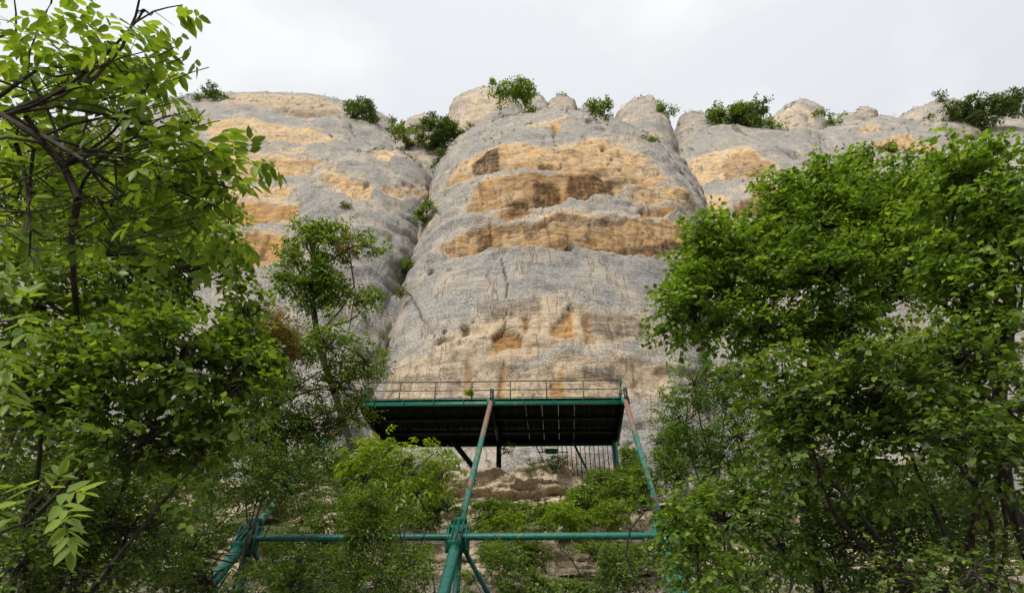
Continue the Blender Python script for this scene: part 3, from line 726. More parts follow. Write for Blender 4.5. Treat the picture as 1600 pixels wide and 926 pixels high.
# slanting struts, sleeve joints and the horizontal cross beams
SD = np.array([-.103, -1, -1.217]); SD /= np.linalg.norm(SD)
def helix(p, q, r, pitch, rr=.012):
    p, q = np.asarray(p), np.asarray(q); d = q - p; L = np.linalg.norm(d); d = d / L
    u = np.cross(d, (0, 0, 1.)); u /= np.linalg.norm(u); v = np.cross(u, d)
    n = int(L / pitch * 10) + 2; t = np.linspace(0, L, n); a = t / pitch * 2 * np.pi
    return p + d * t[:, None] + (u * np.cos(a)[:, None] + v * np.sin(a)[:, None]) * r
tops = [pf(-.25, -.12, -.25), pf(6.95, -.12, -.25), pf(WID + .02, -.12, -.25)]
LJ = 11.35
joints = []
for k, t0 in enumerate(tops):
    j = t0 + SD * LJ; joints.append(j)
    b = MB(); b.tube([t0 + SD * -.1, t0 + SD * LJ * .2, t0 + SD * LJ * .34], .122, 20)
    s1 = b.build('strut', M_RUST, plat, True); s1['label'] = 'rusted upper length of the slanting pipe'
    b = MB(); b.tube([t0 + SD * LJ * .34, t0 + SD * LJ * .7, j], .124, 20)
    for f in (.36, .62, .86): b.tube([t0 + SD * LJ * f, t0 + SD * (LJ * f + .035)], .132, 20)
    b.build('strut', M_RUSTY, plat, True)
    # lower length to the ground
    end = j + SD * 9.2
    b = MB(); b.tube([j, end], .185, 20)
    for f in (1.7, 4.4): b.tube([j + SD * f, j + SD * (f + .035)], .193, 20)
    b.build('strut', M_PAINT, plat, True)
    # stub post above the beam
    b = MB(); b.box(pf((-.25, 6.95, WID + .02)[k] + .05, -.1, .12), WX, DY, UZ, .2, .16, .85); b.build('post_stub', M_IRON, plat)
    b = MB(); b.box(pf((-.25, 6.95, WID + .02)[k], -.08, -.17), WX, DY, UZ, .42, .1, .40); b.build('bearing_plate', M_PAINT, plat)
    # joint: sleeve box along the strut, wing plates and end caps
    up = -SD; side = np.cross(up, DY); side /= np.linalg.norm(side); fr = np.cross(side, up)
    if fr[1] > 0: fr = -fr
    b = MB()
    b.box(j + fr * .16, side, fr, up, .34, .05, 1.25); b.box(j + fr * .10 + side * .16, side, fr, up, .03, .34, 1.25); b.box(j + fr * .10 - side * .16, side, fr, up, .03, .34, 1.25)
    b.box(j + fr * .23, side, fr, up, .05, .14, 1.25)
    b.box(j + up * .64 + fr * .1, side, fr, up, .5, .46, .04); b.box(j - up * .64 + fr * .1, side, fr, up, .46, .44, .04)
    b.build('joint_sleeve', M_PAINT, plat)
    b = MB(); b.box(j + UZ * -.05 + np.array([0, .05, 0]), WX, DY, UZ, .82, .04, .92)
    for sx in (-.3, .3):
        b.box(j + WX * sx + np.array([0, -.05, -.05]), WX, DY, UZ, .03, .16, .92)
    g_ = b.build('gusset_plate', M_PAINT, plat)
    b = MB()
    for sx in (-.36, -.24, .24, .36):
        for sz in (-.4, -.15, .1, .32): b.tube([j + WX * sx + UZ * sz + np.array([0, .03, 0]), j + WX * sx + UZ * sz + np.array([0, -.025, 0])], .024, 6)
    o = b.build('bolts', M_RUST, plat); o['kind'] = 'stuff'
    # flat brace running down behind, and upright below the joint
    b = MB(); b.bar(j + np.array([.25, .1, -.4]), j + np.array([2.0, 2.6, -2.9]), .16, .05); b.build('brace', M_PAINT, plat)
    b = MB(); e2 = j + np.array([-.02, .3, -4.6])
    b.bar(j + np.array([.05, .25, -.2]), e2, .05, .3, (0, 1, 0)); b.bar(j + np.array([.05, .12, -.2]), e2 + np.array([0, -.13, 0]), .22, .03, (0, 1, 0)); b.bar(j + np.array([.05, .38, -.2]), e2 + np.array([0, .13, 0]), .22, .03, (0, 1, 0))
    b.build('upright', M_PAINT, plat)
for p, q in ((joints[0], joints[1]), (joints[1], joints[2])):
    d = (q - p) / np.linalg.norm(q - p)
    b = MB(); b.tube([p + d * .12, q - d * .12], .118, 18); o = b.build('cross_beam', M_PAINT, plat, True)
    V, Q = tube_geo(helix(p + d * .3, q - d * .3, .118, .95)[None], np.full((1, len(helix(p + d * .3, q - d * .3, .118, .95))), .013), 5)
    h = mesh_obj('weld_seam', V, Q, M_RUSTY, None, True); h.parent = o; bpy.context.view_layer.update(); h.matrix_parent_inverse = o.matrix_world.inverted()
# rear columns and diagonals down to the ledge
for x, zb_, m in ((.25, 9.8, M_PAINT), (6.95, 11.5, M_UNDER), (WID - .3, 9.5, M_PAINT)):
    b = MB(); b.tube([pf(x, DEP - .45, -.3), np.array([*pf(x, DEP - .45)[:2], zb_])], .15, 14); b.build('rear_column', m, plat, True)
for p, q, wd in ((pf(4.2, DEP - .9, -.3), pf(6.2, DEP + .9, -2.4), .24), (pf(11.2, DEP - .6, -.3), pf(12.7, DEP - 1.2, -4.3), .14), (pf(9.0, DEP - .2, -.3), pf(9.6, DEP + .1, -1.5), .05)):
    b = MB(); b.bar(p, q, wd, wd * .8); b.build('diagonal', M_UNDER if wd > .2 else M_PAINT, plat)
bpy.context.view_layer.update()

# barred fence under the rear edge
fen = tag(empty('bar_fence', tuple(atY(925, 745, 34.4))), 'dark fence of thin upright bars behind the right end of the platform', 'fence')
fz0, fz1 = atY(925, 760, 34.4)[2], atY(925, 684, 34.4)[2]
for k in range(14):
    x = atY(872, 715, 34.4)[0] + k * .27
    b = MB(); b.box((x, 34.4, (fz0 + fz1) / 2), (1, 0, 0), (0, 1, 0), UZ, .05, .04, fz1 - fz0); b.build('bar', M_IRON, fen)
b = MB(); x0 = atY(872, 715, 34.4)[0] - .1
for z in (fz0 + .3, fz1 - .1): b.box((x0 + 1.9, 34.43, z), (1, 0, 0), (0, 1, 0), UZ, 3.9, .025, .05)
b.build('fence_rail', M_IRON, fen)
# small green lamp box on a rod
c = atY(862, 705, 34.0)
lamp = tag(empty('lamp_box', tuple(c)), 'small turquoise lamp box on a thin rod under the platform', 'lamp')
b = MB(); b.tube([c + (-.32, 0, .12), c + (-.3, 0, -.02), c + (.3, 0, -.02), c + (.32, 0, .12)], .13, 10); b.box(c + (0, 0, .1), (1, 0, 0), (0, 1, 0), UZ, .62, .3, .05); b.build('housing', M_PAINT, lamp)
b = MB(); b.tube([c + (-.85, .1, 0), c + (1.0, .1, .02)], .035, 8); b.tube([c + (-.5, .1, 0), c + (-.7, .4, .9)], .03, 8); b.build('rod', M_IRON, lamp)
# ------------------------------------------------------------------ foliage tools
# leaf outlines: (along, across, fold height) fractions; verts: base, tip, mid1, mid2, l1, l2, r1, r2
def leaf_tpl(wid, round_=False, curl=.10):
    m1, m2 = (.33, .66)
    w1, w2 = (wid * .5, wid * .40) if not round_ else (wid * .5, wid * .46)
    V = np.array([(0, 0, 0), (1, 0, -curl), (m1, 0, -.03), (m2, 0, -.05 - curl * .2), (.28, w1, .05), (.68, w2, .02 - curl * .3), (.28, -w1, .05), (.68, -w2, .02 - curl * .3)], float)
    T = np.array([(0, 2, 4), (2, 5, 4), (2, 3, 5), (3, 1, 5), (0, 6, 2), (2, 6, 7), (2, 7, 3), (3, 7, 1)])
    return V, T
def leaf_tpl_small(wid, curl=.1):
    V = np.array([(0, 0, 0), (1, 0, -curl), (.45, wid * .5, .06), (.45, -wid * .5, .06), (.5, 0, -.03)], float)
    T = np.array([(0, 4, 2), (4, 1, 2), (0, 3, 4), (4, 3, 1)])
    return V, T
def place(tpl, P, D, N, Ls):
    V, T = tpl
    D = nrm(D); N = nrm(N - (N * D).sum(1, keepdims=True) * D); B = np.cross(N, D)
    W = P[:, None] + Ls[:, None, None] * (V[None, :, :1] * D[:, None] + V[None, :, 1:2] * B[:, None] + V[None, :, 2:] * N[:, None])
    F = T[None] + (np.arange(len(P)) * len(V))[:, None, None]
    return W.reshape(-1, 3), F.reshape(-1, 3)
UP = np.array([0, 0, 1.])
def perp(d):
    s = np.cross(d, UP); bad = np.linalg.norm(s, axis=-1) < .05
    s[bad] = (1, 0, 0); return nrm(s)

def sprays(O, D, L, leaf, m, r, droop=.25, fan=2, spread=.8, flat=.8):
    """twigs with two ranks of leaves and side twigs; returns twig polylines and leaves (P, D, N, size)"""
    n = len(O); D = nrm(D); TW = []; LP, LD, LN, LS = [], [], [], []
    sd = perp(D); roll = r.normal(0, .35, (n, 1)); upv = nrm(np.cross(sd, D)); sd = nrm(sd * np.cos(roll) + upv * np.sin(roll))
    specs = [(0., 0., 1.)] + [(.22 + .2 * k, (1 if k % 2 else -1), .62 - .07 * k) for k in range(fan)]
    for t0, sgn, fl in specs:
        st = O + D * (L * t0)[:, None] - UP * (droop * L * t0 ** 2)[:, None]
        d = nrm(D + sd * sgn * spread + r.normal(0, .12, (n, 3))) if sgn else D
        Lk = L * fl * r.uniform(.8, 1.15, n)
        tt = np.linspace(0, 1, 4)
        line = st[:, None] + d[:, None] * (Lk[:, None] * tt)[..., None] - UP * (droop * Lk[:, None] * tt ** 2)[..., None]
        TW.append(line)
        mk = max(3, int(m * fl)); t = np.linspace(.12, 1., mk)
        t = np.clip(t[None] + r.normal(0, .03, (n, mk)), .05, 1.02)
        pos = st[:, None] + d[:, None] * (Lk[:, None] * t)[..., None] - UP * (droop * Lk[:, None] * t ** 2)[..., None]
        s = np.where(np.arange(mk) % 2, 1., -1.); s[-1] = 0
        lat = perp(d)
        ld = d[:, None] * .55 + lat[:, None] * s[None, :, None] * .9 + r.normal(0, .28, (n, mk, 3)) - UP * .22
        ln = UP * flat + r.normal(0, .42, (n, mk, 3)) + d[:, None] * .2
        LP.append(pos.reshape(-1, 3)); LD.append(ld.reshape(-1, 3)); LN.append(ln.reshape(-1, 3))
        LS.append((leaf * r.uniform(.42, 1.22, (n, mk)) * np.where(t > .93, .8, 1)).ravel())
    return TW, np.concatenate(LP), np.concatenate(LD), np.concatenate(LN), np.concatenate(LS)

def pinnate(O, D, L, leaf, r, k=5, m=7):
    """twig ends carrying k compound leaves of m leaflets each"""
    n = len(O); D = nrm(D); s0 = perp(D); u0 = np.cross(s0, D)
    TW = [O[:, None] + D[:, None] * (L[:, None] * np.linspace(0, 1, 4))[..., None]]
    LP, LD, LN, LS = [], [], [], []
    for j in range(k):
        a = 2.4 * j + r.uniform(0, .6, n)[:, None]; t0 = .45 + .55 * j / max(k - 1, 1)
        st = O + D * (L * t0)[:, None]
        d = nrm(D * .7 + (s0 * np.cos(a) + u0 * np.sin(a)) * .95 + UP * .15)
        R = leaf * 2.5 * r.uniform(.75, 1.1, n)
        tt = np.linspace(0, 1, 4); dr = r.uniform(.25, .6, n)
        TW.append(st[:, None] + d[:, None] * (R[:, None] * tt)[..., None] - UP * (dr[:, None] * R[:, None] * tt ** 2)[..., None])
        npair = (m - 1) // 2
        for q in range(m):
            if q == m - 1: t, sg = 1., 0
            else: t, sg = .38 + .55 * (q // 2) / max(npair - 1, 1), 1 if q % 2 else -1
            pos = st + d * (R * t)[:, None] - UP * (dr * R * t * t)[:, None]
            tan = nrm(d - UP * (2 * dr * t)[:, None]); lat = perp(tan)
            LP.append(pos); LD.append(tan * (.5 if sg else 1) + lat * sg + r.normal(0, .12, (n, 3)) - UP * .3); LN.append(np.cross(lat, tan) + r.normal(0, .25, (n, 3)) + UP * .35)
            LS.append(leaf * r.uniform(.8, 1.1, n) * (.75 + .35 * t))
    return TW, np.concatenate(LP), np.concatenate(LD), np.concatenate(LN), np.concatenate(LS)

def ellip(px, py, dep, rx, ry, rd=None):
    c = A(px, py, dep); k = dep / F_PX
    a, b = rx * k, ry * k
    return c, np.array([a, rd if rd else (a + b) * .45, b])

LEAF_TRIS = [0]
def bend(r, k, m, amp):
    t = np.linspace(0, 1, m)[None, :, None]
    return amp * (r.normal(size=(k, 1, 3)) * np.sin(np.pi * t) + .5 * r.normal(size=(k, 1, 3)) * np.sin(2 * np.pi * t))
def visible_top(P, S_, n):
    """indices of the leaves that show largest: nearest in their cell of the picture, biggest first"""
    x, y, d = proj(P); ok = (d > .3) & (x > 3) & (x < 1597) & (y > 3) & (y < 923)
    cell = (np.floor(x / 9).astype(int) * 1000 + np.floor(y / 9).astype(int))
    idx = np.where(ok)[0]; o = idx[np.argsort(d[idx])]
    _, f = np.unique(cell[o], return_index=True); o = o[f]
    return o[np.argsort(-(S_[o] / d[o]))[:n]]

CLEAR = [([(715, 812), (712, 852)], 28, 21.5), ([(767, 628), (738, 742), (715, 832), (690, 945)], 17, 20.8), ([(722, 832), (1012, 832)], 9, 21), ([(640, 832), (705, 832)], 8, 21), ([(398, 832), (520, 832)], 9, 20), ([(418, 800), (372, 860), (345, 886)], 15, 19),
         ([(728, 855), (772, 935)], 7, 18), ([(975, 628), (1000, 690)], 14, 27), ([(1005, 700), (1028, 770)], 6, 24), ([(610, 615), (970, 612)], 22, 27), ([(630, 660), (960, 660)], 22, 27), ([(775, 735), (885, 735)], 26, 30), ([(800, 765), (870, 765)], 14, 30), ([(860, 880), (915, 885)], 16, 21), ([(900, 710), (950, 712)], 18, 32)]
def clear_of_steel(P, reach):
    x, y, d = proj(P); k = np.ones(len(P), bool); XY = np.stack([x, y], 1)
    for line, hw, dmax in CLEAR:
        m = (d < dmax)
        if m.any(): k &= ~(m & (seg_dist(XY, np.array(line, float), False) < hw + reach * F_PX / np.maximum(d, 1)))
    return k
def plant(name, label, cat, base, blobs, style, leaf, mat, bark=None, seed=0, limbs=(), clump=1.0, per=9, L=.45, m=9, tpl=None, trunk_r=.12, nleaf=0,
          group=None, droop=.25, up=.25, trunk_pts=None, tw_r=.004, fill=.35, fan=2, wid=.55, hue=0., branch_r=.02, kbr=60, crown_name='crown', twig=True, flat=.8, trunk_name='trunk', mine=.55):
    """a tree or shrub: trunk and limbs to the blob centres, boughs to the clumps, leafy sprays round each clump"""
    r = np.random.default_rng(seed + 100)
    dep0 = np.mean([b[0] @ (0, cT, sT) for b in blobs]); clump = clump * (8.5 if dep0 < 11 else 5.0 if dep0 < 33 else 1.6)
    base = np.asarray(base, float)
    root = tag(empty(name, tuple(base)), label, cat, group)
    bark = bark or M_BARK
    O, D, BR, BRr = [], [], [], []
    tb = MB()
    C0 = np.array([b[0] for b in blobs])
    hub = C0.mean(0) * .45 + base * .55 if trunk_pts is None else np.asarray(trunk_pts[-1], float)
    if trunk_pts is None:
        t = np.linspace(0, 1, 6)[:, None]; wv = bend(r, 1, 6, .07)[0] * np.linalg.norm(hub - base)
        trunk_pts = base + (hub - base) * t + wv
    tp = np.asarray(trunk_pts, float)
    tb.tube(tp, np.linspace(trunk_r, trunk_r * .6, len(tp)), 9)
    reach = L * .5 if style == 'simple' else L * .25 + leaf * 1.2
    blobs = [(c, np.maximum(rad - reach * .7, rad * .5)) for c, rad in blobs]
    for c, rad in blobs:
        # limb from trunk to blob
        k0 = len(tp) // 2 + r.integers(0, max(1, len(tp) // 2)); p0 = tp[min(k0, len(tp) - 1)]
        if len(blobs) > 0:
            t = np.linspace(0, 1, 7)[:, None]; mid = bend(r, 1, 7, .10)[0] * np.linalg.norm(c - p0)
            ln = p0 + (c - p0) * t + mid + UP * (np.sin(t * np.pi) * .08 * np.linalg.norm(c - p0))
            tb.tube(ln, np.linspace(trunk_r * .36, branch_r * .8, 7), 6)
        area = 1.5 * 4 * np.pi * ((rad[0] * rad[1]) ** 1.6 / 3 + (rad[0] * rad[2]) ** 1.6 / 3 + (rad[1] * rad[2]) ** 1.6 / 3) ** (1 / 1.6)
        nc = max(3, int(area * clump / (L * L * 1.5)))
        dirs = nrm(r.normal(size=(nc, 3)) + UP * .12); rr = r.uniform(mine, 1., nc) ** .6 * r.uniform(.82, 1.08, nc)
        inn = r.random(nc) < fill; rr[inn] *= r.uniform(.35, .8, inn.sum())
        cl = c + dirs * rad * rr[:, None]
        od = nrm(dirs / rad)
        kb = min(nc, kbr); pick = r.permutation(nc)[:kb]
        t = np.linspace(0, 1, 5); mid = bend(r, kb, 5, .10) * np.linalg.norm(rad)
        BR.append(c + (cl[pick] - c)[:, None] * t[None, :, None] + mid); BRr.append(np.broadcast_to(np.linspace(branch_r, branch_r * .3, 5), (kb, 5)))
        for _ in range(per):
            O.append(cl + r.normal(0, .22 * L, (nc, 3))); D.append(od * .75 + r.normal(0, .6, (nc, 3)) * (1, 1, .55) + UP * up)
    O, D = np.concatenate(O), np.concatenate(D); k_ = clear_of_steel(O + nrm(D) * L * .5, L * .30) if dep0 < 31 else np.ones(len(O), bool); O, D = O[k_], D[k_]; Lr = L * r.uniform(.6, 1.2, len(O))
    for pts, r0 in limbs: tb.tube(pts, np.linspace(r0, max(r0 * .3, .004), len(pts)), 6, False)
    tb.build(trunk_name, bark, root, True)
    if style == 'pinnate': TW, P, DD, N, SZ = pinnate(O, D, Lr * .5, leaf, r)
    else: TW, P, DD, N, SZ = sprays(O, D, Lr, leaf, m, r, droop, fan, flat=flat)
    # boughs and twigs
    V, Q = tube_geo(np.concatenate(BR), np.concatenate(BRr), 5); Vs, Qs, n0 = [V], [Q], len(V)
    if twig:
        for tw in (TW[:2] if dep0 < 11 else [TW[0][:, ::3]]):
            tw = tw[r.random(len(tw)) < (.35 if dep0 < 11 else .25)]
            V, Q = tube_geo(tw, np.broadcast_to(np.linspace(1, .35, tw.shape[1]) * tw_r, tw.shape[:2]), 3); Vs.append(V); Qs.append(Q + n0); n0 += len(V)
    o = mesh_obj('branches' if not twig else 'twigs', np.concatenate(Vs), np.concatenate(Qs), bark, None, True); adopt(o, root); o['kind'] = 'stuff'
    rnd = np.clip(r.normal(.5, .25, len(P)) + .12 * fbm(P / (L * 1.6) + seed, 2) + hue, 0, 1)
    tpl_ = tpl or (leaf_tpl(wid) if dep0 < 6 else leaf_tpl_small(wid))
    single = visible_top(P, SZ, nleaf) if nleaf else np.zeros(0, int)
    keep = np.ones(len(P), bool); keep[single] = False
    V, T = place(tpl_, P[keep], DD[keep], N[keep], SZ[keep])
    LEAF_TRIS[0] += len(T)
    o = mesh_obj(crown_name, V, T, mat, None, False, dict(rnd=np.repeat(rnd[keep], len(tpl_[0])))); adopt(o, root); o['kind'] = 'stuff'
    if len(single): leaf_parts(root, P[single], DD[single], N[single], SZ[single], rnd[single], leaf_tpl(wid), mat)
    return root
def leaf_parts(root, P, D, N, SZ, rnd, tpl, mat):
    V, T = tpl; meshes = []
    for k in range(8):
        q = mesh_obj('leaf', V * (1, 1, .6 + .15 * k), T, mat, None, False, dict(rnd=np.full(len(V), (k + .5) / 8))); meshes.append(q.data); bpy.data.objects.remove(q)
    D = nrm(D); N = nrm(N - (N * D).sum(1, keepdims=True) * D); B = np.cross(N, D)
    inv = Matrix.Translation(-Vector(root.location))
    for p, d, n, b_, s, c in zip(P, D, N, B, SZ, rnd):
        o = bpy.data.objects.new('leaf', meshes[min(7, int(c * 8))]); C.objects.link(o); o.parent = root; o.matrix_parent_inverse = inv
        o.matrix_basis = Matrix(((d[0] * s, b_[0] * s, n[0] * s, p[0]), (d[1] * s, b_[1] * s, n[1] * s, p[1]), (d[2] * s, b_[2] * s, n[2] * s, p[2]), (0, 0, 0, 1)))
def ground_at(p): return np.array([p[0], p[1], float(gz(p[0], p[1])) - .05])

ML_RIGHT = leaf_mat('elm_leaf', (.036, .074, .014), (.100, .190, .030), (.25, .37, .055), .44)
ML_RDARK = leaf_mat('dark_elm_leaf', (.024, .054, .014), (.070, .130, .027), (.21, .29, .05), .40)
ML_WAL = leaf_mat('walnut_leaf', (.06, .115, .018), (.135, .222, .032), (.27, .36, .055), .48)
ML_LEFT = leaf_mat('round_leaf', (.038, .082, .015), (.105, .180, .032), (.24, .33, .06), .44)
ML_MAPLE = leaf_mat('maple_leaf', (.036, .075, .015), (.105, .18, .028), (.26, .33, .045), .42)
ML_RED = leaf_mat('reddish_leaf', (.10, .06, .02), (.18, .105, .035), (.22, .18, .03))
ML_SHRUB = leaf_mat('shrub_leaf', (.034, .07, .014), (.095, .165, .030), (.25, .32, .05), .40)
ML_YEL = leaf_mat('bright_shrub_leaf', (.07, .13, .015), (.15, .235, .022), (.27, .34, .035), .45)
ML_DARKSH = leaf_mat('juniper_leaf', (.024, .045, .013), (.058, .10, .024), (.13, .18, .045))
ML_GRASS = leaf_mat('dry_grass', (.05, .07, .015), (.11, .13, .03), (.22, .20, .07))

E = ellip
# ------------------------------------------------------------------ left: walnut overhanging the view
wd = 4.6
wt = [ground_at(A(130, 700, 9.3)), A(126, 560, 8.6), A(116, 450, 7.4), A(112, 370, 5.9), A(122, 308, wd + .1), A(100, 260, wd - .05), A(60, 215, wd - .1), A(5, 180, wd - .1), A(-70, 160, wd)]
def pl(dep, *pts): return [A(x, y, dep + .12 * math.sin(i * 1.7)) for i, (x, y) in enumerate(pts)]
wl = [(pl(4.5, (122, 310), (95, 245), (60, 222), (10, 215), (-60, 225)), .022), (pl(4.6, (-60, 205), (20, 172), (75, 150), (140, 130), (190, 75), (212, 25), (222, -20)), .022),
      (pl(4.4, (212, 35), (240, 18), (262, 12), (285, 8)), .008), (pl(4.7, (-60, 165), (0, 150), (30, 128), (60, 108), (110, 104)), .024), (pl(4.5, (20, 182), (70, 215), (110, 240), (190, 245), (240, 255)), .018),
      (pl(4.6, (100, 230), (150, 270), (205, 310), (240, 330)), .014), (pl(4.4, (40, 182), (60, 208), (90, 225), (130, 250), (160, 290), (205, 330)), .02),
      (pl(4.7, (170, 154), (215, 142), (240, 125)), .007), (pl(4.5, (60, 110), (90, 120), (150, 108), (190, 90), (230, 80)), .01),
      (pl(4.6, (25, 225), (35, 255), (42, 300), (48, 360), (46, 400)), .018), (pl(4.5, (52, 235), (46, 290), (44, 340), (40, 370)), .014),
      (pl(4.7, (-20, 250), (40, 262), (110, 256), (190, 240), (260, 225)), .008), (pl(4.5, (-20, 330), (50, 332), (110, 320), (160, 305)), .008),
      (pl(4.4, (-10, 300), (60, 270), (120, 235), (175, 200)), .009), (pl(4.6, (-20, 120), (40, 140), (80, 155), (150, 165), (210, 190), (245, 200)), .009),
      (pl(4.5, (250, 190), (290, 205), (320, 172)), .008), (pl(4.5, (230, 260), (300, 250), (340, 232)), .008), (pl(4.5, (160, 250), (230, 255), (300, 270), (370, 275)), .008),
      (pl(4.6, (-10, 60), (25, 50), (25, 20), (20, -20)), .012), (pl(4.6, (70, 22), (80, 5), (84, -20)), .01), (pl(4.5, (205, 330), (260, 345), (300, 330)), .008),
      (pl(4.5, (180, 250), (182, 290), (185, 335)), .010), (pl(4.5, (150, 305), (185, 365), (210, 345)), .008), (pl(4.4, (130, 255), (200, 262), (250, 290)), .008)]
rb = np.random.default_rng(4)
for _ in range(110):     # bare twigs
    x, y = rb.uniform(-10, 240), rb.uniform(90, 380); a = rb.uniform(-.9, .9); q = rb.uniform(40, 120)
    wl.append((pl(4.3 + rb.uniform(0, .9), (x, y), (x + q * .4 * math.cos(a), y - q * .4 * math.sin(a) + 6), (x + q * .75 * math.cos(a * .7), y - q * .75 * math.sin(a * .7)), (x + q * math.cos(a * .5), y - q * math.sin(a * .5) - 8)), rb.uniform(.003, .007)))
wb = [E(60, 45, 4.9, 75, 60), E(175, 70, 4.7, 45, 45), E(225, 15, 4.6, 40, 25), E(110, 130, 5.0, 110, 50), E(235, 130, 4.6, 35, 60), E(290, 190, 4.6, 60, 55), E(335, 240, 4.6, 55, 60), E(350, 290, 4.6, 45, 40),
      E(200, 200, 4.9, 80, 50), E(280, 290, 4.7, 70, 50), E(330, 320, 4.8, 35, 40), E(180, 310, 5.2, 110, 60), E(40, 330, 5.4, 80, 60), E(70, 210, 5.6, 90, 50)]
plant('walnut_tree', 'walnut tree with long bare dark branches and narrow hanging leaflets against the sky', 'tree', wt[0], wb, 'pinnate', .125, ML_WAL, seed=1, limbs=wl, clump=.27, per=1, L=.42,
      trunk_r=.036, trunk_pts=wt, nleaf=300, wid=.44, fill=.45, kbr=6, tw_r=.0035, branch_r=.009, crown_name='crown')
# the near sprigs at the left edge
def sprig(label, line, dep, leafs, seed, leaf=.10, mat=ML_WAL):
    r = np.random.default_rng(seed); pts = np.array([A(x, y, dep) for x, y in line])
    root = tag(empty('walnut_branch', tuple(pts[0])), label, 'branch'); b = MB(); b.tube(pts, np.linspace(.009, .003, len(pts)), 7); b.build('stem', M_BARK, root, True)
    O = np.array([A(x, y, dep + r.uniform(-.15, .2)) for x, y, _ in leafs]); D = np.array([(math.cos(math.radians(a)), r.normal(0, .25), math.sin(math.radians(a))) for _, _, a in leafs])
    P, DD, N, SZ, tw = [], [], [], [], MB()
    for o, d in zip(O, nrm(D)):
        lat = nrm(np.cross(d, np.array([0.2, -.7, .8])) [None])[0]; R = leaf * 1.5
        for t, sg in ((.3, 1), (.36, -1), (.62, 1), (.68, -1), (.95, 0), (.9, 1), (.92, -1))[:]:
            p = o + d * R * t - UP * .3 * R * t * t
            P.append(p); DD.append(d * (.55 if sg else 1) + lat * sg * .9 - UP * .3 + r.normal(0, .16, 3)); N.append(np.array([0, -.45, .85]) + r.normal(0, .3, 3)); SZ.append(leaf * r.uniform(.8, 1.15))
        tt = np.linspace(0, .95, 5)[:, None]; tw.tube(o + d * R * tt - UP * .3 * R * tt ** 2, .002, 5)
    tw.build('leaf_stalk', ML_WAL, root, True)
    leaf_parts(root, np.array(P), np.array(DD), np.array(N), np.array(SZ), np.clip(r.normal(.62, .18, len(P)), 0, 1), leaf_tpl(.42), mat)
sprig('low sprig of large bright walnut leaves in front of the dark thicket', [(-60, 870), (0, 830), (45, 815), (70, 790), (85, 775)], 2.5, [(5, 800, 170), (40, 790, 165), (60, 770, 150), (70, 775, 75), (85, 775, 20), (85, 785, -15), (90, 800, -35), (40, 800, -160), (95, 815, -40)], 3, .088)
sprig('cluster of pale green walnut leaves reaching in at the left edge at mid height', [(-80, 500), (-20, 505), (20, 500), (40, 495)], 3.0, [(0, 470, 30), (10, 500, 10), (20, 505, -20), (10, 520, -50), (-5, 540, -40), (-10, 560, -10), (0, 585, -35), (-10, 455, 60), (-10, 610, -20), (10, 480, 60)], 5, .10)
b = MB(); b.tube(pl(2.9, (-60, 700), (0, 765), (30, 765), (70, 740)), .004, 6); b.tube(pl(2.9, (-60, 860), (0, 858), (25, 862), (45, 855)), .004, 6)
# left round-leaved trees
plant('hazel_tree', 'broad round-leaved tree filling the lower left below the walnut', 'tree', ground_at(A(60, 900, 8.2)),
      [E(60, 470, 8.4, 110, 90), E(190, 420, 8.2, 100, 80), E(300, 425, 8.0, 85, 70), E(385, 490, 7.9, 50, 60), E(140, 580, 7.6, 150, 80), E(290, 560, 7.4, 130, 100), E(370, 600, 7.3, 60, 90), E(60, 640, 7.4, 110, 70), E(230, 680, 7.0, 130, 75), E(310, 720, 7.0, 55, 60)],
      'simple', .125, ML_LEFT, seed=2, clump=.165, per=5, L=.46, m=8, trunk_r=.13, nleaf=300, wid=.68, kbr=24, droop=.18)
plant('beech_tree', 'tall dense tree behind the walnut branches at the left edge', 'tree', ground_at(A(-20, 900, 10.5)),
      [E(40, 330, 10.5, 130, 80), E(170, 340, 10.2, 130, 80), E(290, 350, 10, 70, 70), E(-10, 240, 11, 90, 60), E(120, 260, 11, 90, 50), E(250, 280, 10.5, 60, 45)],
      'simple', .14, ML_LEFT, seed=3, clump=.16, per=4, L=.5, m=8, trunk_r=.15, nleaf=0, wid=.6, kbr=20, hue=.1)
